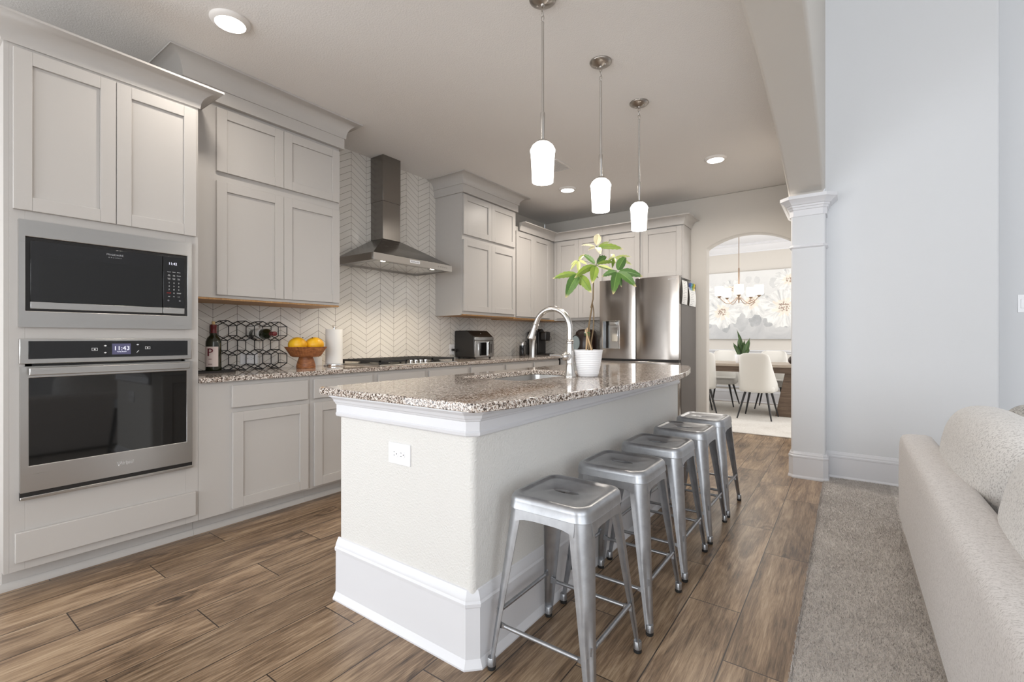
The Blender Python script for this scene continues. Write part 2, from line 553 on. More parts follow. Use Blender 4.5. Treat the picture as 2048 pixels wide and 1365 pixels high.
def tag(o, label, cat, group=None, kind=None):
    o['label'] = label; o['category'] = cat
    if group: o['group'] = group
    if kind: o['kind'] = kind
    return o


def struct(o, label, cat):
    o['kind'] = 'structure'; o['label'] = label; o['category'] = cat
    return o


def text(body, name, mat, loc, size, facing, parent=None, align='CENTER', ext=0.0004, width=None, rot=None):
    c = bpy.data.curves.new(name, 'FONT'); c.body = body; c.size = size; c.align_x = align; c.align_y = 'CENTER'
    c.extrude = ext; c.resolution_u = 2
    c.materials.append(MAT[mat])
    o = bpy.data.objects.new(name, c); COL.objects.link(o)
    ox = WLOC.get(parent.name, Vector((0, 0, 0))) if parent else Vector((0, 0, 0))
    o.location = Vector(loc) - ox
    o.rotation_euler = rot if rot else {'+x': (pi / 2, 0, pi / 2), '-y': (pi / 2, 0, 0)}[facing]
    if width:
        bpy.context.view_layer.update()
        if o.dimensions.x > 1e-4: o.scale = (width / o.dimensions.x, 1, 1)
    bpy.context.view_layer.update()
    me = bpy.data.meshes.new_from_object(o.evaluated_get(bpy.context.evaluated_depsgraph_get()))
    q = bpy.data.objects.new(name, me); COL.objects.link(q)
    q.location, q.rotation_euler, q.scale = o.location, o.rotation_euler, o.scale
    bpy.data.objects.remove(o); bpy.data.curves.remove(c)
    if parent: q.parent = parent
    WLOC[q.name] = ox.copy()
    return q


def copy_tree(o, parent=None):
    c = o.copy(); COL.objects.link(c)
    if parent: c.parent = parent
    for ch in list(o.children): copy_tree(ch, c)
    return c


def rrect(hx, hy, r, n=6, cx=0, cy=0):
    out = []
    for k, (sx, sy) in enumerate(((1, 1), (-1, 1), (-1, -1), (1, -1))):
        for i in range(n + 1):
            a = pi / 2 * k + pi / 2 * i / n
            out.append((cx + sx * (hx - r) + r * cos(a), cy + sy * (hy - r) + r * sin(a)))
    return out


def fill_hole(outer, inner, z0, z1):
    """slab with one hole, as an MB"""
    bm = bmesh.new()
    def loop(pts, z):
        vs = [bm.verts.new((p[0], p[1], z)) for p in pts]
        return vs, [bm.edges.new((vs[i], vs[(i + 1) % len(vs)])) for i in range(len(vs))]
    ov, oe = loop(outer, z1); iv, ie = loop(inner, z1)
    bmesh.ops.triangle_fill(bm, edges=oe + ie, use_beauty=True, use_dissolve=False)
    fs = [f for f in bm.faces]
    bm.verts.index_update()
    top = [tuple(v.co) for v in bm.verts]
    tf = [tuple(v.index for v in f.verts) for f in fs]
    n = len(top)
    bot = [(p[0], p[1], z0) for p in top]
    mb = MB(); mb.v = top + bot
    mb.f = tf + [tuple(i + n for i in reversed(f)) for f in tf]
    for vs in (ov, iv):
        idx = [v.index for v in vs]
        for i in range(len(idx)):
            a, b = idx[i], idx[(i + 1) % len(idx)]
            mb.f.append((a, b, b + n, a + n))
    bm.free()
    return mb

# ================================================================== the room
XW, YB, ZC = -3.61, 5.84, 2.815          # left wall plane, kitchen back wall plane, kitchen ceiling
XF = -3.007                              # face-frame plane of the base run and oven tower
struct(MB().box(-3.75, -4.2, -0.1, -0.155, 9.35, 0).build('floor', 'floor'), 'wood-look plank tile floor of kitchen and dining room', 'floor')
struct(MB().box(-0.155, -4.2, -0.1, 4.7, 9.35, -0.004).build('floor', 'carpet'), 'bare floor under the oatmeal carpet of the living room', 'floor')
struct(MB().box(-3.75, -4.2, ZC, -0.30, 5.90, ZC + 0.1).build('ceiling', 'ceil'), 'textured off-white kitchen ceiling', 'ceiling')
struct(MB().box(-0.143, -4.2, 5.2, 4.7, 5.2, 5.3).build('ceiling', 'ceil'), 'high ceiling over the living room', 'ceiling')
struct(MB().box(-3.3, 5.90, 2.82, 1.3, 9.35, 2.92).build('ceiling', 'trim'), 'white dining room ceiling', 'ceiling')


def wall_open(axis, a, b, u0, u1, z0, z1, hole):
    """wall slab between a and b on axis with a rectangular hole (u,u,z,z)"""
    mb = MB(); h0, h1, k0, k1 = hole
    def bx(ua, ub, za, zb):
        if ub - ua < 1e-4 or zb - za < 1e-4: return
        if axis == 'x': mb.box(a, ua, za, b, ub, zb)
        else: mb.box(ua, a, za, ub, b, zb)
    bx(u0, h0, z0, z1); bx(h1, u1, z0, z1); bx(h0, h1, z0, k0); bx(h0, h1, k1, z1)
    return mb


struct(wall_open('x', XW - 0.12, XW, -4.2, YB, 0, ZC, (-2.7, -0.4, 0.08, 2.2)).build('wall_left', 'wall'), 'left kitchen wall with patio opening', 'wall')
struct(wall_open('y', -4.15, -4.0, XW, -0.26, 0, ZC, (-3.2, -0.8, 0.5, 2.4)).build('wall_rear', 'wall'), 'rear wall behind the breakfast area', 'wall')
struct(wall_open('y', -4.15, -4.0, -0.26, 4.6, 0, 5.2, (0.2, 3.8, 0.5, 3.9)).build('wall_rear', 'wall_cool'), 'rear wall of the living room', 'wall')
struct(wall_open('x', 4.5, 4.62, -4.0, 5.2, 0, 5.2, (-3.6, -0.8, 0.5, 4.1)).build('wall_right', 'wall_cool'), 'right wall of the living room with an added tall window opening', 'wall')


def plate_open(a, b, o, h):
    def rg(x, q): return [(x, q[0], q[2]), (x, q[1], q[2]), (x, q[1], q[3]), (x, q[0], q[3])]
    return MB().loft([rg(b, o), rg(b, h), rg(a, h), rg(a, o), rg(b, o)], False, False)


def window_frame(name, axis, at, u0, u1, z0, z1, nu, nz, label):
    mb = MB(); t = 0.05
    def bx(ua, ub, za, zb, w=t):
        if axis == 'x': mb.box(at - w / 2, ua, za, at + w / 2, ub, zb)
        else: mb.box(ua, at - w / 2, za, ub, at + w / 2, zb)
    bx(u0, u1, z0, z0 + t); bx(u0, u1, z1 - t, z1); bx(u0, u0 + t, z0, z1); bx(u1 - t, u1, z0, z1)
    for i in range(1, nu):
        u = u0 + (u1 - u0) * i / nu; bx(u - 0.02, u + 0.02, z0, z1, 0.04)
    for i in range(1, nz):
        z = z0 + (z1 - z0) * i / nz; bx(u0, u1, z - 0.02, z + 0.02, 0.04)
    o = struct(mb.build(name, 'trim'), label, 'window')
    g = MB()
    if axis == 'x': g.box(at - 0.002, u0 + t, z0 + t, at + 0.002, u1 - t, z1 - t)
    else: g.box(u0 + t, at - 0.002, z0 + t, u1 - t, at + 0.002, z1 - t)
    g.build('pane', 'clear', o)
    return o


window_frame('window_1', 'x', XW - 0.07, -2.7, -0.4, 0.08, 2.2, 2, 1, 'white patio door frame in the left wall')
window_frame('window_2', 'y', -4.08, -3.2, -0.8, 0.5, 2.4, 3, 1, 'unseen white breakfast area window added for daylight')  # this and the next two windows are unseen, added to bring in daylight
window_frame('window_3', 'y', -4.08, 0.2, 3.8, 0.5, 3.9, 3, 2, 'unseen tall white living room window added in the rear wall for daylight')
window_frame('window_4', 'x', 4.56, -3.6, -0.8, 0.5, 4.1, 3, 2, 'unseen tall white living room window added in the right wall for daylight')

# kitchen back wall with the arched opening into the dining room
AX0, AX1, AZS, AZT = -1.357, -0.49, 2.195, 2.328
arch = []
hw = (AX1 - AX0) / 2; ris = AZT - AZS; R = (hw * hw + ris * ris) / (2 * ris); acx = (AX0 + AX1) / 2
for i in range(25):
    x = AX0 + (AX1 - AX0) * i / 24
    arch.append((x, AZT - R + sqrt(R * R - (x - acx) ** 2)))
poly = [(XW, 0), (AX0, 0)] + arch + [(AX1, 0), (-0.143, 0), (-0.143, ZC), (XW, ZC)]
struct(MB().prism(poly, 'y', YB, YB + 0.14).build('wall_back', 'wall', bevel=0.012, seg=3), 'greige kitchen back wall with arched dining opening', 'wall')

# wall between kitchen and living room with the wide arch springing from the pilaster
PX0, PX1, PY = -0.380, -0.143, 4.47
pr = []
for i in range(41):
    y = -0.05 + 4.52 * i / 40
    pr.append((y, 2.668 - 0.068 * (y - 2.2) ** 2))
poly = [(-0.35, 0), (-0.05, 0)] + pr + [(PY, 2.20), (4.66, 2.20), (4.66, 5.2), (-4.0, 5.2), (-4.0, 2.5), (-0.35, 2.5)]
struct(MB().prism(poly, 'x', PX0 - 0.018, PX1 - 0.007).build('wall_arch', 'wall', bevel=0.018, seg=3), 'wide drywall arch between kitchen and living room', 'wall')
col = struct(MB().prism(rrect((PX1 - PX0) / 2, 0.5, 0.018, 4, (PX0 + PX1) / 2, PY + 0.5), 'z', 0, 2.335).build('column', 'wall_cool', smooth=True), 'square drywall pilaster carrying the arch', 'column')
struct(MB().box(PX0 + 0.001, PY + 0.19, 0, PX1 - 0.001, YB, ZC).build('wall_right', 'wall'), 'short kitchen wall behind the pilaster', 'wall')


def pil_path(e, c=0.02):
    return [(PX0 - e, PY + 0.17 + 0.5), (PX0 - e, PY - e + c), (PX0 - e + c, PY - e), (PX1 + e - c, PY - e), (PX1 + e, PY - e + c), (PX1 + e, 4.64)]


def pil_sweep(name, prof, label, c=0.022):
    p = pil_path(0, c)
    return struct(MB().sweep(p, prof, -1).build(name, 'trim', smooth=True, angle=25), label, 'trim')


pil_sweep('trim_1', [(0.0, 2.135), (0.010, 2.135), (0.010, 2.185), (0.016, 2.190), (0.020, 2.205), (0.027, 2.210), (0.030, 2.222), (0.038, 2.226),
                     (0.042, 2.232), (0.052, 2.245), (0.070, 2.258), (0.074, 2.262), (0.078, 2.264), (0.078, 2.290), (0.0, 2.294)], 'white capital of the pilaster')
pil_sweep('trim_2', [(0.0, 1.874), (0.006, 1.876), (0.014, 1.884), (0.014, 1.892), (0.010, 1.896), (0.008, 1.902), (0.0, 1.904)], 'thin white neck band round the pilaster')
BASEP = [(0.0, 0.0), (0.024, 0.0), (0.024, 0.010), (0.017, 0.024), (0.017, 0.165), (0.020, 0.170), (0.020, 0.180), (0.014, 0.186), (0.014, 0.196), (0.008, 0.206), (0.004, 0.214), (0.0, 0.216)]
pil_sweep('baseboard_column', BASEP, 'white plinth at the foot of the pilaster')

# living room far walls
struct(MB().box(-0.30, 4.64, 0, 0.865, 4.76, 5.2).build('wall_far', 'wall_cool', bevel=0.018, seg=3), 'cool white living room far wall', 'wall')
struct(MB().box(0.865 - 0.1, 5.0, 0, 4.6, 5.12, 5.2).build('wall_far', 'wall_cool'), 'set-back piece of the living room far wall', 'wall')
struct(MB().box(0.765, 4.70, 0, 0.865, 5.02, 5.2).build('wall_far', 'wall_cool'), 'return between the two living room far walls', 'wall')
struct(MB().sweep([(PX1 + 0.004, 4.64), (0.865, 4.64), (0.865, 5.0), (4.5, 5.0)], BASEP, -1).build('baseboard_right', 'trim', smooth=True, angle=25), 'white baseboard along the living room far wall', 'baseboard')
struct(MB().sweep([(PX0, YB), (PX0, PY + 0.66)], BASEP, -1).build('baseboard_back', 'trim', smooth=True, angle=25), 'white baseboard on the wall behind the pilaster', 'baseboard')
struct(MB().sweep([(-1.44, YB), (AX0, YB), (AX0, YB + 0.14)], BASEP, -1).build('baseboard_back', 'trim', smooth=True, angle=25), 'white baseboard beside the dining arch', 'baseboard')

# dining room shell
struct(MB().box(-3.3, 9.2, 0, 1.3, 9.32, 2.82).build('wall_dining', 'wall'), 'dining room far wall', 'wall')
struct(wall_open('x', -3.12, -3.0, YB + 0.14, 9.2, 0, 2.82, (6.7, 8.5, 0.7, 2.5)).build('wall_dining', 'wall'), 'dining room left wall', 'wall')
struct(wall_open('x', 1.0, 1.12, YB + 0.14, 9.2, 0, 2.82, (6.7, 8.5, 0.7, 2.5)).build('wall_dining', 'wall'), 'dining room right wall', 'wall')
struct(MB().box(-0.15, YB, 0, 1.1, YB + 0.14, 2.82).build('wall_dining', 'wall'), 'dining room wall behind the living room', 'wall')
CROWN2 = [(0.0, 2.665), (0.012, 2.665), (0.016, 2.69), (0.03, 2.70), (0.075, 2.755), (0.085, 2.775), (0.10, 2.78), (0.10, 2.82), (0.0, 2.82)]
struct(MB().sweep([(-3.0, 9.2), (1.0, 9.2)], CROWN2, -1).build('trim_3', 'trim', smooth=True, angle=25), 'white crown moulding of the dining room', 'trim')
struct(MB().sweep([(-3.0, 9.2), (1.0, 9.2)], [(0, 0.86), (0.012, 0.87), (0.016, 0.895), (0.03, 0.91), (0.03, 0.93), (0.0, 0.935)], -1).build('trim_4', 'trim', smooth=True, angle=25), 'white chair rail of the dining room', 'trim')
mb = MB()
for x0, x1 in ((-2.9, -2.1), (-2.0, -1.2), (-1.1, -0.3), (-0.2, 0.6)):
    t = 0.03
    mb.box(x0, 9.185, 0.25, x1, 9.2, 0.25 + t); mb.box(x0, 9.185, 0.76 - t, x1, 9.2, 0.76)
    mb.box(x0, 9.185, 0.25 + t, x0 + t, 9.2, 0.76 - t); mb.box(x1 - t, 9.185, 0.25 + t, x1, 9.2, 0.76 - t)
struct(mb.build('trim_5', 'trim', bevel=0.004), 'white wainscot picture-frame moulding of the dining room', 'trim')
struct(MB().sweep([(-3.0, 9.2), (1.0, 9.2)], BASEP, -1).build('baseboard_dining', 'trim', smooth=True, angle=25), 'white dining room baseboard', 'baseboard')

# tiled splashback (tile sheet 8 mm proud of the drywall)
mb = MB().box(XW, 1.12, 0.914, XW + 0.008, YB, 1.46).box(XW, 2.17, 1.46, XW + 0.008, 3.60, ZC)
struct(mb.build('trim_6', 'chev_y'), 'off-white chevron tile splashback behind the cooktop and range hood', 'tile splashback')
struct(MB().box(XW + 0.008, YB - 0.008, 0.914, -2.39, YB, 1.46).build('trim_7', 'chev_x'), 'off-white chevron tile splashback beside the fridge', 'tile splashback')

# ------------------------------------------------------------------ carpet pile with its frayed edge
def carpet():
    import numpy as np
    rng = np.random.default_rng(3)
    N = 62000
    x = rng.uniform(-0.158, 0.262, N); y = rng.uniform(0.85, 4.61, N)
    ne = 2600
    x[:ne] = -0.158 + np.abs(rng.normal(0, 0.006, ne))
    far = slice(ne, ne + 7000)
    x[far] = rng.uniform(0.24, 0.85, 7000); y[far] = rng.uniform(3.58, 4.61, 7000)
    keep = (y < 4.44) | (x > -0.12)
    x = x[keep]; y = y[keep]; n = len(x)
    h = rng.uniform(0.010, 0.018, n); a = rng.uniform(0, 2 * pi, n); lean = rng.uniform(0.002, 0.010, n)
    wd = rng.uniform(0.0016, 0.0032, n)
    dx = np.cos(a); dy = np.sin(a)
    v = np.zeros((n, 3, 3))
    v[:, 0] = np.stack([x - dy * wd, y + dx * wd, np.zeros(n)], 1)
    v[:, 1] = np.stack([x + dy * wd, y - dx * wd, np.zeros(n)], 1)
    v[:, 2] = np.stack([x + dx * lean, y + dy * lean, h], 1)
    me = bpy.data.meshes.new('carpet_pile')
    me.vertices.add(n * 3); me.vertices.foreach_set('co', v.ravel())
    me.loops.add(n * 3); me.loops.foreach_set('vertex_index', np.arange(n * 3))
    me.polygons.add(n); me.polygons.foreach_set('loop_start', np.arange(n) * 3); me.polygons.foreach_set('loop_total', np.full(n, 3))
    me.update(); me.materials.append(MAT['carpet'])
    o = bpy.data.objects.new('carpet_pile', me); COL.objects.link(o)
    tag(o, 'oatmeal carpet pile with a frayed edge meeting the plank tile', 'carpet', kind='stuff')


carpet()
struct(MB().box(-0.150, -4.0, -0.004, 4.5, 4.64, 0.006).build('floor', 'carpet'), 'oatmeal carpet of the living room', 'carpet')

# ================================================================== cabinetry
COVE = [(0.0, 0.0), (0.012, 0.004), (0.028, 0.016), (0.042, 0.034), (0.054, 0.056), (0.066, 0.074), (0.082, 0.086), (0.094, 0.090)]


def crown(path, z0, z1, out, parent, mat='cab', side=1, name='crown_molding'):
    k = (z1 - z0); prof = [(0, z0), (0.0085, z0), (0.0085, z0 + 0.004)]
    # cove: starts near vertical, sweeps outward to the top
    for i in range(9):
        a = pi / 2 * i / 8
        prof.append((0.010 + (out - 0.014) * (1 - cos(a)), z0 + 0.012 * k / 0.1 + (k * 0.80) * sin(a)))
    prof += [(out, z0 + k * 0.90), (out, z1), (0, z1)]
    return MB().sweep(path, prof, side).build(name, mat, parent, smooth=True, angle=30)


def shaker(face, u0, u1, z0, z1, at, parent, name='door', th=0.020, fr=0.060, rec=0.011):
    """shaker door; face '+x' (u=y) or '-y' (u=x); 'at' is the front plane"""
    mb = MB()
    def bx(ua, ub, za, zb, d0, d1):
        if face == '+x': mb.box(at - d1, ua, za, at - d0, ub, zb)
        elif face == '-x': mb.box(at + d0, ua, za, at + d1, ub, zb)
        else: mb.box(ua, at + d0, za, ub, at + d1, zb)
    bx(u0, u0 + fr, z0, z1, 0, th); bx(u1 - fr, u1, z0, z1, 0, th)
    g = 0.0004
    bx(u0 + fr + g, u1 - fr - g, z0, z0 + fr, 0, th); bx(u0 + fr + g, u1 - fr - g, z1 - fr, z1, 0, th)
    bx(u0 + fr, u1 - fr, z0 + fr, z1 - fr, rec, th - 0.002)
    return mb.build(name, 'cab', parent, bevel=0.0013, seg=2)


def slab_front(face, u0, u1, z0, z1, at, parent, name='drawer', th=0.020):
    mb = MB()
    if face == '+x': mb.box(at - th, u0, z0, at, u1, z1)
    else: mb.box(u0, at, z0, u1, at + th, z1)
    return mb.build(name, 'cab', parent, bevel=0.002, seg=2)


# ---- oven tower
T = thing('oven_tower_cabinet', 'tall greige cabinet housing the wall oven and microwave', 'cabinet', (-3.3, 0.74, 0))
ty0, ty1 = 0.361, 1.118
mb = MB()
mb.box(XW + 0.002, ty0, 0.10, XF, ty0 + 0.018, 2.455).box(XW + 0.002, ty1 - 0.018, 0.10, XF - 0.02, ty1, 2.455)
mb.box(XW + 0.002, ty0 + 0.018, 0.10, XW + 0.02, ty1 - 0.018, 2.455)
mb.box(XW + 0.02, ty0 + 0.018, 0.10, XF - 0.02, ty1 - 0.018, 0.12).box(XW + 0.02, ty0 + 0.018, 2.435, XF - 0.02, ty1 - 0.018, 2.455)
mb.box(XW + 0.02, ty0 + 0.018, 0.385, XF - 0.02, ty1 - 0.018, 0.405).box(XW + 0.02, ty0 + 0.018, 1.150, XF - 0.02, ty1 - 0.018, 1.170)
mb.box(XW + 0.02, ty0 + 0.018, 1.690, XF - 0.02, ty1 - 0.018, 1.710)
mb.build('carcass', 'cab', T, bevel=0.001)
mb = MB()
mb.box(XF - 0.02, ty0 + 0.018, 0.10, XF, 0.428, 2.455).box(XF - 0.02, 1.055, 0.10, XF, ty1, 2.455)
for z0, z1 in ((0.10, 0.428), (1.120, 1.205), (1.655, 1.730), (2.40, 2.455)):
    mb.box(XF - 0.02, 0.428, z0, XF, 1.055, z1)
mb.build('face_frame', 'cab', T, bevel=0.0008)
shaker('+x', 0.389, 0.7455, 1.715, 2.431, XF + 0.021, T); shaker('+x', 0.7485, 1.102, 1.715, 2.431, XF + 0.021, T)
slab_front('+x', 0.395, 1.100, 0.141, 0.273, XF + 0.021, T, 'drawer_front')
MB().box(-3.10, ty0 + 0.004, 0, -3.083, ty1, 0.10).box(-3.35, ty0 + 0.004, 0, -3.10, ty0 + 0.02, 0.10).build('toe_kick', 'cab', T, bevel=0.001)
MB().sweep([(-3.35, ty0 + 0.004), (-3.083, ty0 + 0.004), (-3.083, ty1)], [(0, 0.0), (0.016, 0.0), (0.016, 0.008), (0.010, 0.026), (0.003, 0.034), (0, 0.034)], -1).build('shoe_molding', 'cab', T, smooth=True, angle=30)
crown([(XW + 0.01, ty0), (XF, ty0), (XF, ty1), (XW + 0.01, ty1)], 2.449, 2.552, 0.098, T, side=-1)

# ---- base run
units = [(1.119, 1.799, 1.2935, 1.775), (1.80, 2.337, 1.8215, 2.307), (2.338, 2.885, 2.366, 2.859), (2.886, 3.448, 2.914, 3.419),
         (3.449, 4.027, 3.478, 4.001), (4.028, 4.582, 4.055, 4.556), (4.583, 5.204, 4.609, 5.183)]
blab = ['greige base cabinet nearest the oven tower, with a wide filler strip', 'greige base cabinet half hidden behind the island corner, under the paper towels',
        'greige base cabinet under the left half of the cooktop', 'greige base cabinet under the right half of the cooktop',
        'greige base cabinet under the black toaster oven', 'greige base cabinet between toaster oven and coffee machine', 'greige corner base cabinet under the coffee machine']
for (c0, c1, d0, d1), lb in zip(units, blab):
    B = thing('base_cabinet', lb, 'cabinet', (-3.3, (c0 + c1) / 2, 0), 'base cabinets along the left wall')
    MB().box(XW + 0.002, c0, 0.10, XF, c1, 0.8835).build('carcass', 'cab', B, bevel=0.0008)
    slab_front('+x', d0, d1, 0.724, 0.856, XF + 0.021, B, 'drawer')
    if c0 < 1.5 or c0 > 3.0 and c0 < 4.5 or c0 < 2:
        shaker('+x', d0 + 0.002, d1 + 0.002, 0.116, 0.694, XF + 0.021, B)
    else:
        slab_front('+x', d0, d1, 0.43, 0.694, XF + 0.021, B, 'drawer'); slab_front('+x', d0, d1, 0.116, 0.40, XF + 0.021, B, 'drawer')
    MB().box(-3.10, c0, 0, -3.083, c1, 0.10).build('toe_kick', 'cab', B)
    MB().sweep([(-3.083, c0), (-3.083, c1)], [(0, 0.0), (0.016, 0.0), (0.016, 0.008), (0.010, 0.026), (0.003, 0.034), (0, 0.034)], -1).build('shoe_molding', 'cab', B, smooth=True, angle=30)
B = thing('base_cabinet', 'greige base cabinet on the back wall beside the fridge', 'cabinet', (-2.7, 5.5, 0), 'base cabinets along the back wall')
MB().box(-3.004, 5.245, 0.10, -2.402, YB - 0.01, 0.8835).build('carcass', 'cab', B)
slab_front('-y', -2.93, -2.43, 0.724, 0.856, 5.224, B, 'drawer')
shaker('-y', -2.93, -2.43, 0.116, 0.694, 5.224, B)
MB().box(-3.004, 5.30, 0, -2.402, 5.317, 0.10).build('toe_kick', 'cab', B)

ct = MB().prism([(XW + 0.009, 1.121), (-2.977, 1.121), (-2.977, 5.205), (-2.396, 5.205), (-2.396, YB - 0.009), (XW + 0.009, YB - 0.009)], 'z', 0.884, 0.914)
tag(ct.build('countertop', 'granite', bevel=0.003, seg=2), 'speckled granite countertop along the left wall under the tile', 'countertop')

# ---- wall cabinets
U = thing('wall_cabinet', 'tall greige wall cabinet left of the range hood, above the wine rack', 'cabinet', (-3.4, 1.65, 1.38))
MB().box(XW + 0.001, 1.12, 1.395, -3.241, 2.172, 2.63).box(-3.241, 1.12, 1.395, -3.221, 2.172, 2.63).build('carcass', 'cab', U, bevel=0.0008)
MB().box(XW + 0.010, 1.122, 1.3835, -3.222, 2.170, 1.3945).build('underside', 'cab_wood', U, label='bare maple underside')
for z0, z1 in ((1.414, 2.130), (2.190, 2.590)):
    shaker('+x', 1.294, 1.7205, z0, z1, -3.200, U); shaker('+x', 1.7235, 2.163, z0, z1, -3.200, U)
MB().box(XW + 0.001, 1.11, 2.612, -3.186, 2.195, 2.70).build('frieze', 'cab', U, bevel=0.0008)
crown([(XW + 0.009, 1.11), (-3.186, 1.11), (-3.186, 2.195), (XW + 0.009, 2.195)], 2.692, ZC - 0.001, 0.10, U, side=-1)

U = thing('wall_cabinet', 'greige wall cabinet right of the range hood, above the toaster oven', 'cabinet', (-3.4, 4.07, 1.38))
MB().box(XW + 0.001, 3.600, 1.39, -3.241, 4.555, 2.66).box(-3.241, 3.600, 1.39, -3.221, 4.555, 2.66).box(XW + 0.001, 3.600, 1.379, -3.241, 3.619, 1.39).build('carcass', 'cab', U, bevel=0.0008)
MB().box(XW + 0.010, 3.620, 1.379, -3.222, 4.553, 1.3895).build('underside', 'cab_wood', U, label='bare maple underside')
for z0, z1 in ((1.421, 2.162), (2.214, 2.628)):
    shaker('+x', 3.606, 4.070, z0, z1, -3.200, U); shaker('+x', 4.073, 4.525, z0, z1, -3.200, U)
MB().box(XW + 0.001, 3.578, 2.640, -3.186, 4.562, 2.735).build('frieze', 'cab', U, bevel=0.0008)
crown([(XW + 0.009, 3.578), (-3.186, 3.578), (-3.186, 4.562), (XW + 0.009, 4.562)], 2.722, ZC - 0.001, 0.105, U, side=-1)

U = thing('wall_cabinet', 'greige corner wall cabinet on the left wall, above the coffee machine', 'cabinet', (-3.4, 5.2, 1.38))
MB().box(XW + 0.001, 4.565, 1.39, -3.281, YB - 0.01, 2.50).box(-3.281, 4.565, 1.39, -3.261, 5.52, 2.50).build('carcass', 'cab', U, bevel=0.0008)
MB().box(XW + 0.010, 4.567, 1.371, -3.262, YB - 0.012, 1.3895).build('underside', 'cab_wood', U, label='bare maple underside')
shaker('+x', 4.600, 4.987, 1.405, 2.440, -3.240, U); shaker('+x', 4.990, 5.385, 1.405, 2.440, -3.240, U)
crown([(-3.240, 4.66), (-3.240, 5.490), ], 2.452, 2.548, 0.095, U, side=-1)

U = thing('wall_cabinet', 'greige two-door wall cabinet on the back wall, left of the fridge', 'cabinet', (-2.9, 5.67, 1.38))
MB().box(-3.258, 5.54, 1.395, -2.528, YB - 0.001, 2.50).box(-3.258, 5.52, 1.395, -2.528, 5.54, 2.50).build('carcass', 'cab', U, bevel=0.0008)
MB().box(-3.256, 5.522, 1.376, -2.530, YB - 0.01, 1.3945).build('underside', 'cab', U)
shaker('-y', -3.201, -2.877, 1.410, 2.440, 5.499, U); shaker('-y', -2.874, -2.545, 1.410, 2.440, 5.499, U)
U2 = thing('wall_cabinet', 'greige two-door cabinet above the fridge', 'cabinet', (-2.0, 5.67, 1.85))
MB().box(-2.527, 5.52, 1.835, -1.535, YB - 0.001, 2.50).build('carcass', 'cab', U2, bevel=0.0008)
shaker('-y', -2.505, -2.050, 1.862, 2.440, 5.499, U2); shaker('-y', -2.005, -1.552, 1.862, 2.440, 5.499, U2)
def crown_seg(path, par):
    return crown(path, 2.452, 2.548, 0.095, par, side=-1)
crown_seg([(-3.240, 5.499), (-2.528, 5.499)], U)
crown_seg([(-2.527, 5.499), (-1.533, 5.499), (-1.533, YB - 0.002)], U2)

# ================================================================== built-in appliances
XD = XF + 0.001
O = thing('wall_oven', 'stainless built-in wall oven with dark window, below the microwave', 'oven', (-3.2, 0.743, 0.41))
MB().box(-3.55, 0.45, 0.43, XD, 1.035, 1.118).build('body', 'black', O)
mb = MB().box(XD, 0.407, 1.024, -2.984, 1.078, 1.138)
mb.build('control_panel', 'steel', O, bevel=0.003)
cp = MB().box(-2.984, 0.435, 1.046, -2.981, 1.057, 1.127).build('control_glass', 'black_gloss', O, bevel=0.0008)
MB().box(-2.981, 0.7285, 1.059, -2.9802, 0.803, 1.113).build('display', 'screen', cp)
text('11:43', 'clock_digits', 'screen_digits', (-2.9796, 0.7665, 1.089), 0.030, '+x', cp, width=0.058)
text('Thursday, March 20', 'date_lettering', 'screen_digits', (-2.9796, 0.766, 1.0725), 0.0065, '+x', cp, width=0.037)
mb = MB()
for y, zc, kind in ((0.662, 1.086, 'b'), (0.874, 1.090, 'b'), (0.702, 1.103, 'd'), (0.702, 1.069, 'd'), (0.832, 1.107, 'd'), (0.832, 1.072, 's')):
    if kind == 'b':
        mb.box(-2.981, y - 0.010, zc + 0.0055, -2.9805, y + 0.010, zc + 0.007).box(-2.981, y - 0.010, zc - 0.007, -2.9805, y + 0.010, zc - 0.0055)
        mb.box(-2.981, y - 0.011, zc - 0.007, -2.9805, y - 0.0095, zc + 0.007).box(-2.981, y + 0.0095, zc - 0.007, -2.9805, y + 0.011, zc + 0.007)
        mb.box(-2.981, y - 0.003, zc - 0.003, -2.9805, y + 0.003, zc + 0.003)
    elif kind == 'd':
        mb.prism([(y - 0.006, zc), (y, zc + 0.004), (y + 0.006, zc), (y, zc - 0.004)], 'x', -2.981, -2.9805)
    else:
        mb.prism([(y - 0.006, zc - 0.006), (y - 0.003, zc - 0.006), (y + 0.006, zc + 0.005), (y + 0.003, zc + 0.006)], 'x', -2.981, -2.9805)
mb.build('touch_symbols', 'white_print', cp)
D = plate_open(XD, -2.980, (0.409, 1.080, 0.449, 1.013), (0.436, 1.052, 0.566, 0.961)).build('door', 'steel', O, bevel=0.0025)
MB().box(XD + 0.002, 0.436, 0.566, -2.9815, 1.052, 0.961).build('door_window', 'black_window', D)
mb = MB().box(-2.943, 0.431, 0.975, -2.929, 1.050, 1.008).box(-2.980, 0.447, 0.984, -2.943, 0.462, 1.000).box(-2.980, 1.020, 0.984, -2.943, 1.035, 1.000)
mb.build('handle', 'steel', D, bevel=0.003, seg=3)
wr = text('Whirlpool', 'lettering', 'silver_print', (-2.9793, 0.781, 0.508), 0.026, '+x', D, width=0.066, ext=0.0008)
tor = []
for i in range(31):
    a = 2 * pi * i / 30
    tor.append((-2.9788, 0.782 + 0.030 * cos(a) * cos(0.35) - 0.008 * sin(a) * sin(0.35), 0.508 + 0.030 * cos(a) * sin(0.35) + 0.008 * sin(a) * cos(0.35)))
MB().tube(tor[8:22], 0.0008, 6).build('logo_ring', 'silver_print', D)
mb = MB().box(XD, 0.409, 0.414, -2.990, 1.082, 0.449)
mb.build('vent_gap', 'black', O)
MB().box(-2.990, 0.409, 0.416, -2.978, 1.082, 0.430).build('vent_trim', 'steel', O, bevel=0.002)

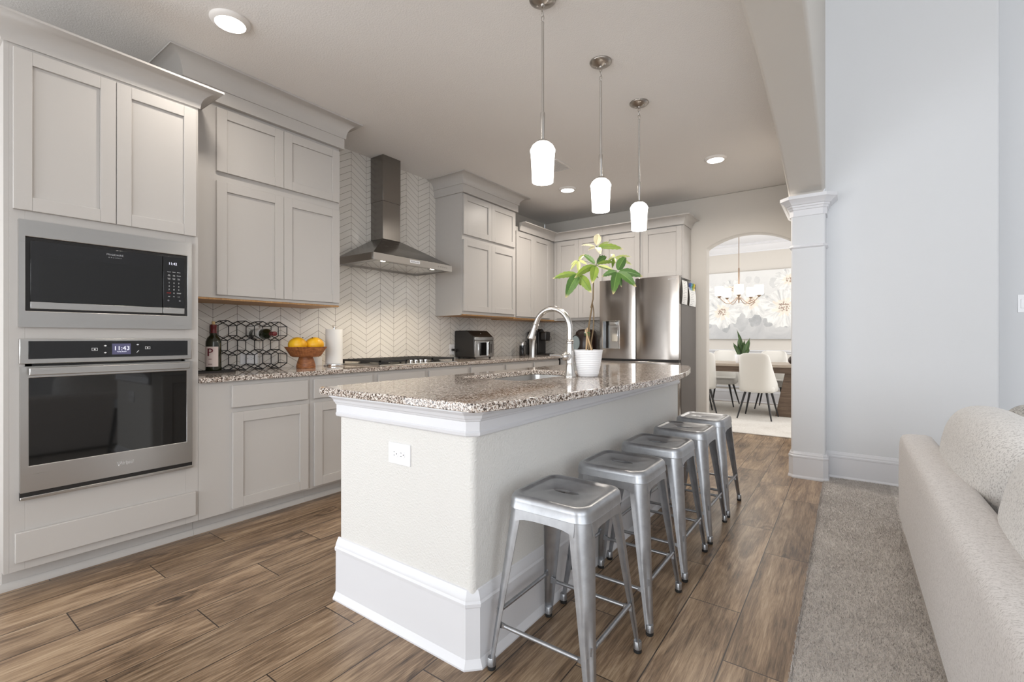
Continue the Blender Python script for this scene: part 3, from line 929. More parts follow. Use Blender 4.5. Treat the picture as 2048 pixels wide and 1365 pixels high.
W = thing('built_in_microwave', 'stainless trimmed built-in microwave above the wall oven', 'microwave', (-3.2, 0.743, 1.19))
MB().box(-3.45, 0.45, 1.215, XD, 1.035, 1.640).build('body', 'black', W)
plate_open(XD, -2.984, (0.405, 1.078, 1.190, 1.672), (0.426, 1.057, 1.263, 1.597)).build('trim_kit', 'steel', W, bevel=0.0025)
MB().box(XD, 0.426, 1.263, -2.998, 1.057, 1.597).build('recess', 'black', W)
D = MB().box(-2.998, 0.442, 1.306, -2.986, 0.9405, 1.582).build('door', 'black_gloss', W, bevel=0.0015)
MB().box(-2.986, 0.470, 1.310, -2.9855, 0.936, 1.515).build('door_window', 'black_window', D)
MB().box(-2.998, 0.442, 1.274, -2.984, 0.9405, 1.305).build('door_strip', 'steel', D, bevel=0.001)
text('FRIGIDAIRE', 'lettering', 'silver_print', (-2.9853, 0.741, 1.557), 0.0125, '+x', D, width=0.066)
text('G A L L E R Y', 'lettering', 'silver_print', (-2.9853, 0.741, 1.543), 0.0072, '+x', D, width=0.052)
D = MB().box(-2.998, 0.9445, 1.306, -2.986, 1.043, 1.582).build('keypad', 'black_gloss', W, bevel=0.0015)
MB().box(-2.998, 0.9445, 1.274, -2.984, 1.043, 1.305).build('strip', 'steel', D, bevel=0.001)
text('11:42', 'clock_digits', 'screen_digits', (-2.9856, 0.988, 1.545), 0.019, '+x', D, width=0.036)
rows = [('1', '2', '3'), ('4', '5', '6'), ('7', '8', '9'), ('', '0', '')]
for i, rw in enumerate(rows):
    for j, ch in enumerate(rw):
        if ch: text(ch, 'key_digit', 'white_print', (-2.9856, 0.971 + 0.0225 * j, 1.441 - 0.0185 * i), 0.0105, '+x', D)
text('STOP', 'lettering', 'red_print', (-2.9856, 0.970, 1.3855), 0.008, '+x', D, width=0.019)
text('START', 'lettering', 'white_print', (-2.9856, 1.017, 1.3855), 0.008, '+x', D, width=0.020)
for i, rw in enumerate((('Popcorn', 'Reheat', 'Defrost'), ('Melt\nSoften', 'Auto\nCook', 'Beverage'), ('Sensor\nCook', 'Power\nLevel', 'Timer\nClock'), None, None, None, None, ('Light', 'Fan', 'Lock'))):
    if rw:
        for j, ch in enumerate(rw):
            z = 1.500 - 0.0185 * i if i < 3 else 1.367
            text(ch, 'lettering', 'white_print', (-2.9856, 0.971 + 0.0225 * j, z), 0.0050, '+x', D)
mb = MB()
for y in (0.968, 1.021):
    mb.lathe([(0.0045, 0), (0.0045, 0.0004)], (-2.986, y, 1.345), 14, 'x').lathe([(0.003, 0), (0.003, 0.0006)], (-2.986, y, 1.345), 14, 'x')
mb.build('round_keys', 'ink', D)

# ---- range hood
Hd = thing('range_hood', 'stainless chimney range hood on the chevron tile above the cooktop', 'range hood', (-3.4, 2.862, 1.78))
cy0, cy1, cxf = 2.759, 2.965, -3.425
XT = XW + 0.009
MB().box(XT, cy0, 2.395, cxf, cy1, ZC - 0.001).build('chimney', 'hood', Hd, bevel=0.0015)
MB().box(XT, cy0 + 0.002, 2.045, cxf - 0.002, cy1 - 0.002, 2.3945).build('chimney', 'hood', Hd, bevel=0.0015)
hy0, hy1, hxf = 2.402, 3.322, -3.10
mb = MB()
mb.loft([[(XT, hy0, 1.838), (hxf, hy0, 1.838), (hxf, hy1, 1.838), (XT, hy1, 1.838)],
         [(XT, cy0, 2.048), (cxf, cy0, 2.048), (cxf, cy1, 2.048), (XT, cy1, 2.048)]])
mb.build('canopy', 'hood', Hd, bevel=0.001)
mb = MB()
for a in ((XT, hy0, XT + 0.015, hy1), (hxf - 0.015, hy0, hxf, hy1), (XT + 0.015, hy0, hxf - 0.015, hy0 + 0.015), (XT + 0.015, hy1 - 0.015, hxf - 0.015, hy1)):
    mb.box(a[0], a[1], 1.778, a[2], a[3], 1.838)
mb.build('rim', mk_steel('hood_rim_steel', (0.38, 0.36, 0.34, 1), 0.30, 'y'), Hd, bevel=0.0015)
MB().box(XT + 0.015, hy0 + 0.015, 1.790, hxf - 0.015, hy1 - 0.015, 1.800).build('base_plate', 'steel', Hd)
mb = MB().box(-3.53, hy0 + 0.10, 1.7885, -3.20, hy1 - 0.10, 1.7897).build('perimeter_panel', 'mirror_steel', Hd, bevel=0.001)
for y in (2.545, 3.115):
    MB().lathe([(0.020, 0), (0.020, 0.005)], (-3.158, y, 1.7845), 20).build('lamp', 'hood_lamp', Hd)
    d = bpy.data.lights.new('hood_spot', 'SPOT'); d.energy = 14; d.color = (1, 0.84, 0.62); d.spot_size = radians(120); d.spot_blend = 0.8; d.shadow_soft_size = 0.03
    o = bpy.data.objects.new('hood_spot', d); COL.objects.link(o); o.location = (-3.155, y, 1.772)
pl = MB().box(hxf, 2.790, 1.800, hxf + 0.002, 2.905, 1.826).build('nameplate', 'white_plastic', Hd)
text('KitchenAid', 'lettering', 'ink', (hxf + 0.0022, 2.8475, 1.813), 0.018, '+x', pl, width=0.092)
for i in range(5):
    MB().lathe([(0.006, 0), (0.006, 0.004), (0.004, 0.005)], (hxf, 3.135 + 0.027 * i, 1.810), 14, 'x').build('button', 'chrome', Hd)

# ---- cooktop
K = thing('gas_cooktop', 'stainless gas cooktop with black cast-iron grates set in the granite', 'cooktop', (-3.3, 2.86, 0.914))
MB().box(-3.56, 2.405, 0.914, -3.02, 3.315, 0.924).build('drip_tray', 'steel', K, bevel=0.003)
for gi in range(3):
    y0 = 2.425 + gi * 0.292; y1 = y0 + 0.286
    x0, x1 = (-3.545, -3.14) if gi == 1 else (-3.545, -3.05)
    mb = MB()
    for y in (y0, y1 - 0.012): mb.box(x0, y, 0.944, x1, y + 0.012, 0.960)
    for x in (x0, x1 - 0.012): mb.box(x, y0, 0.944, x + 0.012, y1, 0.960)
    for k in range(1, 6):
        y = y0 + (y1 - y0) * k / 6; mb.box(x0 + 0.012, y - 0.005, 0.946, x1 - 0.012, y + 0.005, 0.962)
    mb.box((x0 + x1) / 2 - 0.005, y0 + 0.012, 0.946, (x0 + x1) / 2 + 0.005, y1 - 0.012, 0.962)
    for x in (x0, x1 - 0.012):
        for y in (y0, y1 - 0.012): mb.box(x, y, 0.924, x + 0.012, y + 0.012, 0.944)
    mb.build('grate', 'iron', K, bevel=0.001)
for x, y in ((-3.43, 2.56), (-3.16, 2.56), (-3.35, 2.86), (-3.43, 3.16), (-3.16, 3.16)):
    MB().lathe([(0.048, 0.0), (0.048, 0.006), (0.034, 0.008), (0.034, 0.014), (0.030, 0.017)], (x, y, 0.924), 20).build('burner', 'iron', K)
for i in range(4):
    MB().lathe([(0.017, 0), (0.018, 0.004), (0.016, 0.026), (0.012, 0.029)], (-3.075, 2.775 + 0.058 * i, 0.924), 18).build('knob', 'chrome', K, smooth=True)

# ================================================================== fridge
FR = thing('fridge', 'stainless french-door fridge with a water dispenser, beside the dining arch', 'fridge', (-1.92, 5.4, 0))
fx0, fx1 = -2.385, -1.460
MB().box(fx0 + 0.006, 5.165, 0.02, fx1, 5.765, 1.775).build('cabinet', M('dark_grey_fridge_side', S(86, 80, 76), 0.45), FR, bevel=0.004)
def fdoor(x0, x1, z0, z1, name):
    xc = (x0 + x1) / 2
    pts = [(x0, 5.155)] + [(x0 + (x1 - x0) * i / 14, 5.086 + 0.012 * ((2.0 * i / 14 - 1) ** 4)) for i in range(15)] + [(x1, 5.155)]
    return MB().prism(pts, 'z', z0, z1).build(name, 'fridge', FR, bevel=0.003, seg=2, smooth=True, angle=30)
# left door carries the dispenser recess
xl0, xl1 = fx0, -1.9465
D1 = fdoor(xl0, -2.343, 0.905, 1.815, 'door_edge')
pts = [(-2.343, 5.155)] + [(x, 5.086 + 0.012 * ((2 * (x - xl0) / (xl1 - xl0) - 1) ** 4)) for x in [(-2.343 + 0.211 * i / 8) for i in range(9)]] + [(-2.132, 5.155)]
MBd = MB().prism(pts, 'z', 1.346, 1.815).prism(pts, 'z', 0.905, 1.016)
pts2 = [(-2.132, 5.155)] + [(x, 5.086 + 0.012 * ((2 * (x - xl0) / (xl1 - xl0) - 1) ** 4)) for x in [(-2.132 + (xl1 + 2.132) * i / 8) for i in range(9)]] + [(xl1, 5.155)]
pts0 = [(xl0, 5.155)] + [(x, 5.086 + 0.012 * ((2 * (x - xl0) / (xl1 - xl0) - 1) ** 4)) for x in [(xl0 + (-2.343 - xl0) * i / 4) for i in range(5)]] + [(-2.343, 5.155)]
bpy.data.objects.remove(D1)
MBd.prism(pts2, 'z', 0.905, 1.815).prism(pts0, 'z', 0.905, 1.815)
D1 = MBd.build('door', 'fridge', FR, smooth=True, angle=30)
MB().box(-2.343, 5.145, 1.016, -2.132, 5.155, 1.346).build('dispenser_back', 'steel', D1)
mb = MB().box(-2.343, 5.083, 1.016, -2.335, 5.145, 1.346).box(-2.140, 5.083, 1.016, -2.132, 5.145, 1.346).box(-2.335, 5.083, 1.338, -2.140, 5.145, 1.346).box(-2.335, 5.083, 1.016, -2.140, 5.145, 1.024)
mb.build('dispenser_frame', 'chrome', D1, bevel=0.001)
MB().box(-2.335, 5.125, 1.024, -2.285, 5.145, 1.338).build('dispenser_side', 'black_gloss', D1)
MB().box(-2.265, 5.10, 1.292, -2.185, 5.145, 1.338).build('dispenser_nozzle', 'steel', D1, bevel=0.006)
MB().box(-2.245, 5.118, 1.10, -2.165, 5.145, 1.265).build('dispenser_paddle', 'chrome', D1, bevel=0.004)
D2 = fdoor(-1.9395, fx1 - 0.002, 0.905, 1.815, 'door')
text('SAMSUNG', 'lettering', 'white_print', (-1.535, 5.0858, 1.778), 0.016, '-y', D2, width=0.085)
DR = fdoor(fx0, fx1 - 0.002, 0.06, 0.878, 'freezer_drawer')
MB().box(fx0 + 0.01, 5.10, 0.879, fx1 - 0.01, 5.155, 0.904).build('handle_recess', 'black', FR)
for x in (fx0 + 0.05, fx1 - 0.09):
    MB().box(x, 5.162, 1.7755, x + 0.08, 5.30, 1.806).build('hinge_cover', 'black', FR, bevel=0.003)
for x in (fx0 + 0.08, fx1 - 0.08):
    for y in (5.25, 5.70): MB().lathe([(0.02, 0), (0.02, 0.022)], (x, y, 0), 14).build('foot', 'rubber', FR)
# papers and clips on the fridge side
def note(y0, y1, z0, z1, lab, lines, skew):
    n = thing('paper_list', lab, 'paper', (fx1, (y0 + y1) / 2, z0), 'papers on the side of the fridge')
    rings = []
    mb = MB()
    a = []; b = []
    for i in range(7):
        f = i / 6; z = z1 + (z0 - z1) * f
        bul = 0.003 + 0.010 * sin(pi * f * 0.9) + 0.004 * f
        a.append([(fx1 + bul, y0 + skew * f, z), (fx1 + bul, y1 + skew * f, z), (fx1 + bul + 0.0008, y1 + skew * f, z), (fx1 + bul + 0.0008, y0 + skew * f, z)])
    mb.loft(a)
    mb.build('sheet', 'paper', n)
    mb = MB(); random.seed(int(y0 * 100))
    for i in range(lines):
        f = (i + 0.6) / (lines + 0.4); z = z1 + (z0 - z1) * f
        bul = 0.003 + 0.010 * sin(pi * f * 0.9) + 0.004 * f + 0.0009
        w_ = (y1 - y0) * random.uniform(0.25, 0.62); ya = y0 + skew * f + (y1 - y0) * random.uniform(0.12, 0.28)
        mb.box(fx1 + bul, ya, z - 0.0009, fx1 + bul + 0.0012, ya + w_, z + 0.0009)
    mb.build('printed_lines', 'ink', n)
    return n
note(5.180, 5.372, 1.512, 1.772, 'white printed list on the fridge side, nearer the door', 13, -0.03)
note(5.440, 5.705, 1.508, 1.716, 'white handwritten list held by coloured clips on the fridge side', 10, 0.0)
for i, (c, nm) in enumerate((((60, 84, 150), 'dark blue'), ((90, 160, 190), 'light blue'), ((120, 150, 50), 'green'), ((220, 196, 60), 'yellow'))):
    k = thing('magnet_clip', nm + ' magnetic clip holding a paper on the fridge side', 'clip', (fx1 + 0.012, 5.475 + 0.058 * i, 1.73), 'clips on the fridge side')
    m_ = M(nm.replace(' ', '_') + '_clip_plastic', S(*c), 0.4)
    y = 5.475 + 0.058 * i
    MB().box(fx1 + 0.0005, y - 0.015, 1.695, fx1 + 0.0025, y + 0.015, 1.765).build('base', m_, k)
    MB().box(fx1 + 0.0075, y - 0.013, 1.690, fx1 + 0.011, y + 0.013, 1.745).box(fx1 + 0.011, y - 0.006, 1.735, fx1 + 0.019, y + 0.006, 1.770).build('jaw', m_, k, bevel=0.001)
    MB().lathe([(0.004, 0), (0.004, 0.011)], (fx1 + 0.001, y, 1.742), 10, 'x').build('spring', 'chrome', k)

# ================================================================== island
I = thing('kitchen_island', 'white drywall kitchen island with panelled base trim under the granite top', 'island', (-1.44, 2.4, 0))
ix0, ix1, iy0, iy1 = -1.825, -1.050, 1.230, 3.640
def rect_ring(e, c):
    """outline of the island body pushed out by e with a small chamfer at the two right corners"""
    return [(ix0 - e * 0, iy1 + e), (ix0 - 0, iy0 - e)]
ip = rrect((ix1 - ix0) / 2, (iy1 - iy0) / 2, 0.022, 5, (ix0 + ix1) / 2, (iy0 + iy1) / 2)
ii = rrect((ix1 - ix0) / 2 - 0.05, (iy1 - iy0) / 2 - 0.05, 0.005, 2, (ix0 + ix1) / 2, (iy0 + iy1) / 2)
fill_hole(ip, ii, 0.0, 0.8965).build('body', 'island_wall', I, smooth=True)
ch = 0.026
ipath = [(ix0 + 0.03, iy0), (ix1 - ch, iy0), (ix1, iy0 + ch), (ix1, iy1 - ch), (ix1 - ch, iy1), (ix0 + 0.03, iy1)]
IB = [(0.0, 0.0), (0.032, 0.0), (0.032, 0.006), (0.024, 0.020), (0.017, 0.030), (0.016, 0.206), (0.021, 0.210), (0.022, 0.222), (0.017, 0.230), (0.016, 0.238), (0.010, 0.250), (0.004, 0.262), (0.0, 0.264)]
MB().sweep([(ix0, iy0)] + ipath[1:5] + [(ix0, iy1)], IB, -1).build('baseboard', 'trim', I, smooth=True, angle=20)
IC = [(0.0, 0.795), (0.010, 0.797), (0.015, 0.802), (0.017, 0.812), (0.013, 0.818), (0.013, 0.850), (0.018, 0.853), (0.021, 0.860), (0.026, 0.863), (0.030, 0.874), (0.042, 0.885), (0.050, 0.887), (0.050, 0.8972), (0.0, 0.8972)]
MB().sweep([(ix0, iy0)] + ipath[1:5] + [(ix0, iy1)], IC, -1).build('crown_molding', 'trim', I, smooth=True, angle=20)
for k in range(3):
    y0 = 1.30 + k * 0.77
    shaker('-x', y0, y0 + 0.37, 0.13, 0.86, ix0 - 0.020, I); shaker('-x', y0 + 0.374, y0 + 0.744, 0.13, 0.86, ix0 - 0.020, I)

out = [(-1.868, 1.172), (-1.862, 1.158), (-1.850, 1.152)]
ctl = [(-1.010, 1.150), (-0.985, 1.152), (-0.970, 1.168), (-0.938, 1.28), (-0.911, 1.403), (-0.880, 1.60), (-0.855, 1.805), (-0.822, 2.05), (-0.803, 2.30), (-0.796, 2.54),
       (-0.802, 2.78), (-0.822, 3.00), (-0.850, 3.18), (-0.887, 3.36), (-0.935, 3.54), (-0.985, 3.70), (-1.010, 3.755), (-1.040, 3.782), (-1.080, 3.790)]
out += ctl + [(-1.855, 3.790), (-1.868, 3.777)]
hole = rrect(0.205, 0.375, 0.05, 5, -1.515, 2.275)
it = fill_hole(out, hole, 0.8975, 0.928)
tag(it.build('island_countertop', 'granite', bevel=0.0035, seg=2), 'speckled granite island countertop with a bowed seating edge and sink cut-out', 'countertop')
# sink
sk = MB()
o_ = rrect(0.212, 0.382, 0.055, 5, -1.515, 2.275)
r0 = [(x, y, 0.8965) for x, y in o_]
i1 = rrect(0.203, 0.373, 0.05, 5, -1.515, 2.275); i2 = rrect(0.190, 0.360, 0.05, 5, -1.515, 2.275)
sk.loft([[(x, y, 0.700) for x, y in rrect(0.197, 0.367, 0.055, 5, -1.515, 2.275)], r0, [(x, y, 0.8965) for x, y in i1], [(x, y, 0.715) for x, y in i2]], True, True)
tag(sk.build('sink', 'steel', smooth=True), 'stainless undermount sink in the island countertop', 'sink')

# faucet
FA = thing('faucet', 'brushed nickel gooseneck pull-down faucet beside the island sink', 'faucet', (-1.243, 2.276, 0.928))
fx, fy, fz = -1.243, 2.276, 0.928
MB().lathe([(0.033, 0), (0.034, 0.004), (0.032, 0.008), (0.028, 0.022), (0.0235, 0.045), (0.0215, 0.070), (0.0225, 0.074), (0.0225, 0.079), (0.022, 0.082), (0.023, 0.11), (0.023, 0.125),
             (0.020, 0.150), (0.0185, 0.170), (0.0178, 0.182), (0.0218, 0.185), (0.0218, 0.190), (0.0190, 0.192), (0.0218, 0.195), (0.0218, 0.199), (0.0175, 0.202), (0.0165, 0.206)], (fx, fy, fz), 28).build('body', 'nickel', FA, smooth=True, angle=50)
pts = [(fx, fy, fz + 0.204), (fx, fy, fz + 0.262)]
ra = 0.113
for i in range(1, 20):
    a = pi * 0.905 * i / 19
    pts.append((fx - ra + ra * cos(a), fy, fz + 0.262 + ra * sin(a) * 1.03))
MB().tube(pts, 0.0158, 16).build('spout', 'nickel', FA, smooth=True, angle=60)
e = Vector(pts[-1]); dv = (Vector(pts[-1]) - Vector(pts[-2])).normalized()
hd = []
prof = [(0.0164, 0.0), (0.0190, 0.002), (0.0190, 0.006), (0.0168, 0.008), (0.0170, 0.012), (0.0176, 0.03), (0.0205, 0.060), (0.0245, 0.085), (0.0250, 0.092), (0.0225, 0.095)]
sd = dv.cross(Vector((0, 1, 0))).normalized(); up = Vector((0, 1, 0))
MB().loft([[e + dv * h + (sd * cos(2 * pi * j / 24) + up * sin(2 * pi * j / 24)) * r for j in range(24)] for r, h in prof]).build('spray_head', 'nickel', FA, smooth=True, angle=50)
q = e + dv * 0.052 + sd * 0.0165
MB().tube([q - dv * 0.018, q, q + dv * 0.016 + sd * 0.003], 0.006, 8).build('spray_button', 'black', FA, smooth=True)
# lever: oval valve body and turned lever, towards the seating end
MB().lathe([(0.010, -0.016), (0.018, -0.016), (0.0235, -0.028), (0.0255, -0.044), (0.0240, -0.060), (0.017, -0.074), (0.006, -0.078)], (fx, fy, fz + 0.113), 22, 'y').build('valve', 'nickel', FA, smooth=True, angle=60)
lv = MB().tube([(fx, fy - 0.070, fz + 0.113), (fx - 0.004, fy - 0.092, fz + 0.114), (fx - 0.008, fy - 0.108, fz + 0.116), (fx - 0.014, fy - 0.135, fz + 0.119), (fx - 0.022, fy - 0.170, fz + 0.123)], [0.007, 0.0085, 0.0120, 0.0080, 0.0060], 12)
lv.build('lever', 'nickel', FA, smooth=True, angle=60)

# outlet on the island end
def outlet(name, loc, face, lab, horizontal=True, slots=True, parts=True):
    o = thing(name, lab, 'outlet', loc)
    x, y, z = loc
    hw, hh = (0.0625, 0.0415) if horizontal else (0.036, 0.058)
    mb = MB()
    if face == '-y': mb.box(x - hw, y - 0.006, z - hh, x + hw, y, z + hh)
    else: mb.box(x, y - hw, z - hh, x + 0.006, y + hw, z + hh)
    mb.build('cover_plate', 'white_plastic', o, bevel=0.002)
    if not parts: return o
    for s in (-1, 1):
        cx, cz = (s * 0.0195, 0) if horizontal else (0, s * 0.0195)
        mb = MB(); ms = MB()
        def disc(m, du, dz, r, d0, d1):
            if face == '-y': m.lathe([(r, -d1), (r, -d0)], (x + cx + du, y, z + cz + dz), 20, 'y')
            else: m.lathe([(r, d0), (r, d1)], (x, y + cx + du, z + cz + dz), 20, 'x')
        disc(mb, 0, 0, 0.0165, 0.005, 0.008)
        r_ = mb.build('receptacle', 'white_plastic', o, smooth=True)
        def slot(du, dz, w_, h_):
            if face == '-y': ms.box(x + cx + du - w_, y - 0.0084, z + cz + dz - h_, x + cx + du + w_, y - 0.0078, z + cz + dz + h_)
            else: ms.box(x + 0.0078, y + cx + du - w_, z + cz + dz - h_, x + 0.0084, y + cx + du + w_, z + cz + dz + h_)
        if horizontal:
            slot(-0.005, 0.0065, 0.0038, 0.0010); slot(-0.005, -0.0065, 0.0038, 0.0010); slot(0.0085, 0, 0.0022, 0.0026)
        else:
            slot(-0.0065, 0.005, 0.0010, 0.0038); slot(0.0065, 0.005, 0.0010, 0.0038); slot(0, -0.0085, 0.0024, 0.0024)
        ms.build('slots', 'ink', r_)
    return o
oi = outlet('power_outlet', (-1.424, iy0, 0.687), '-y', 'white horizontal double outlet on the near end of the island')
outlet('power_outlet', (XW + 0.008, 1.672, 0.990), '+x', 'white outlet on the tile behind the wine rack')
outlet('power_outlet', (XW + 0.008, 2.200, 0.938), '+x', 'white outlet cover on the tile behind the fruit bowl', parts=False)
outlet('power_outlet', (XW + 0.008, 3.855, 1.015), '+x', 'white outlet on the tile behind the toaster oven', horizontal=False)

# ================================================================== bar stools
def make_stool():
    r = thing('bar_stool', '', 'stool', (0, 0, 0))
    def rr(h, rad, z, n=7): return [(x, y, z) for x, y in rrect(h, h, rad, n)]
    def slot(a, b, z, n=7):
        out = []
        for x, y in rrect(1, 1, 0.999, n):
            out.append((a * x, b * y * (1 if abs(x) < 0.75 else 1), z))
        return out
    mb = MB()
    rings = [slot(0.048, 0.017, 0.5880), slot(0.048, 0.017, 0.5955), slot(0.051, 0.020, 0.5972), rr(0.112, 0.030, 0.5975), rr(0.124, 0.036, 0.5985), rr(0.131, 0.040, 0.6040), rr(0.139, 0.044, 0.6055),
             rr(0.147, 0.048, 0.6020), rr(0.1525, 0.050, 0.5940), rr(0.1545, 0.051, 0.5840), rr(0.1565, 0.051, 0.5605), rr(0.1572, 0.051, 0.5590), rr(0.1560, 0.051, 0.5580), rr(0.1540, 0.050, 0.5590), rr(0.1520, 0.050, 0.5860), rr(0.140, 0.044, 0.5960), rr(0.118, 0.03, 0.5930), slot(0.049, 0.018, 0.5905)]
    mb.loft(rings, False, False)
    mb.build('seat', 'gal', r, smooth=True, angle=50)
    # apron between the legs
    for k in range(4):
        a = k * pi / 2; mb = MB()
        def rot(p): return (p[0] * cos(a) - p[1] * sin(a), p[0] * sin(a) + p[1] * cos(a), p[2])
        pts = []
        for i in range(13):
            x = -0.113 + 0.226 * i / 12
            drop = 0.030 + 0.016 * (abs(2 * i / 12 - 1) ** 4)
            pts.append((x, drop))
        ring0 = [rot((x, -0.1525, 0.562)) for x, d in pts]; ring1 = [rot((x, -0.1545 - 0.10 * 0 - d * 0.10, 0.562 - d)) for x, d in pts]
        ring2 = [rot((x, -0.1530 - d * 0.10, 0.562 - d)) for x, d in pts]; ring3 = [rot((x, -0.1510, 0.562)) for x, d in pts]
        mb.loft([ring0, ring1, ring2, ring3], False, False, closed=False)
        mb.f.append((0, 13, 26, 39)); mb.f.append((12, 25, 38, 51))
        mb.build('apron', 'gal', r, smooth=True, angle=40)
    # folded sheet legs: quarter round in section, tapering and splaying outward
    for sx, sy in ((1, -1), (1, 1), (-1, 1), (-1, -1)):
        mb = MB(); rings = []
        N = 14
        for i in range(N + 1):
            f = i / N; z = 0.562 - f * (0.562 - 0.022)
            off = 0.1525 + 0.047 * f                     # outer face plane
            wdt = 0.064 - 0.040 * f                      # flange width
            rad = min(0.050 - 0.030 * f, wdt * 0.95)
            cx = off - rad
            outer = [(off - wdt, off)]
            cr = []
            for k in range(9):
                a = pi / 2 - (pi / 2) * k / 8
                g = 0.0
                if 2 < k < 6 and 0.50 < f < 0.93: g = 0.0055 * min(1, (f - 0.50) / 0.03, (0.93 - f) / 0.03)
                cr.append((cx + (rad - g) * cos(a), cx + (rad - g) * sin(a)))
            outer = [(off - wdt, off)] + cr + [(off, off - wdt)]
            th = 0.0022
            inner = [(off - wdt, off - th)] + [(cx + (rad - th - (0.0055 * min(1, max(0, (f - 0.50) / 0.03), max(0, (0.93 - f) / 0.03)) if 2 < k < 6 and 0.5 < f < 0.93 else 0)) * cos(pi / 2 - (pi / 2) * k / 8), cx + (rad - th - (0.0055 * min(1, max(0, (f - 0.50) / 0.03), max(0, (0.93 - f) / 0.03)) if 2 < k < 6 and 0.5 < f < 0.93 else 0)) * sin(pi / 2 - (pi / 2) * k / 8)) for k in range(9)] + [(off - th, off - wdt)]
            rings.append([(sx * p[0], sy * p[1], z) for p in outer + inner[::-1]])
        mb.loft(rings)
        leg = mb.build('leg', 'gal', r, smooth=True, angle=72)
        c = 0.1885
        MB().lathe([(0.0125, 0.012), (0.0145, 0.014), (0.0145, 0.040), (0.0130, 0.042)], (sx * c, sy * c, 0), 16).build('foot_socket', 'gal', leg, smooth=True, angle=40)
        MB().lathe([(0.0125, 0.0), (0.0145, 0.003), (0.0145, 0.0135), (0.011, 0.0138)], (sx * c, sy * c, 0), 16).build('rubber_foot', 'rubber', leg, smooth=True, angle=40)
    # footrest bars between the legs
    for k in range(4):
        a = k * pi / 2
        def rot(p): return (p[0] * cos(a) - p[1] * sin(a), p[0] * sin(a) + p[1] * cos(a), p[2])
        z = 0.158 if k % 2 == 0 else 0.190
        o = 0.1775; L = 0.160
        mb = MB().tube([rot((-L + 0.020, -o, z)), rot((-L + 0.045, -o, z)), rot((L - 0.045, -o, z)), rot((L - 0.020, -o, z))], [0.0070, 0.0075, 0.0075, 0.0070], 10)
        for s in (-1, 1):
            mb.loft([[rot((s * (L - 0.024), -o - 0.004, z - 0.006)), rot((s * (L - 0.024), -o + 0.004, z - 0.006)), rot((s * (L - 0.024), -o + 0.004, z + 0.006)), rot((s * (L - 0.024), -o - 0.004, z + 0.006))],
                     [rot((s * (L + 0.012), -o - 0.003, z - 0.013)), rot((s * (L + 0.012), -o + 0.001, z - 0.013)), rot((s * (L + 0.012), -o + 0.001, z + 0.013)), rot((s * (L + 0.012), -o - 0.003, z + 0.013))]])
        mb.build('footrest_bar', 'gal', r, smooth=True, angle=50)
    # crossed braces under the seat
    for s in (1, -1):
        z = 0.520 + (0.007 if s > 0 else -0.007)
        b = MB().tube([(-0.125, -0.125 * s, z), (0.125, 0.125 * s, z)], 0.0055, 8).build('cross_brace', 'gal', r, smooth=True, angle=50)
        for t in (-1, 1):
            MB().tube([(t * 0.118, t * 0.118 * s, z), (t * 0.136, t * 0.136 * s, z)], 0.0105, 8).build('brace_cap', 'rubber', b)
    return r


stool_pos = [(-0.808, 1.455, 0.0), (-0.806, 1.953, 0.0), (-0.808, 2.438, 0.0), (-0.808, 2.932, 0.0), (-0.808, 3.405, 0.0)]
slab = ['galvanised metal bar stool nearest the camera, at the near end of the island row', 'galvanised metal bar stool second from the near end of the island row',
        'galvanised metal bar stool in the middle of the row of five along the island', 'galvanised metal bar stool second from the dining arch end of the row',
        'galvanised metal bar stool farthest along the island, nearest the dining arch']
st0 = make_stool()
for i, (x, y, rz) in enumerate(stool_pos):
    st = st0 if i == 0 else copy_tree(st0)
    st.location = (x, y, 0); st.rotation_euler = (0, 0, rz)
    st['label'] = slab[i]; st['group'] = 'bar stools along the island'

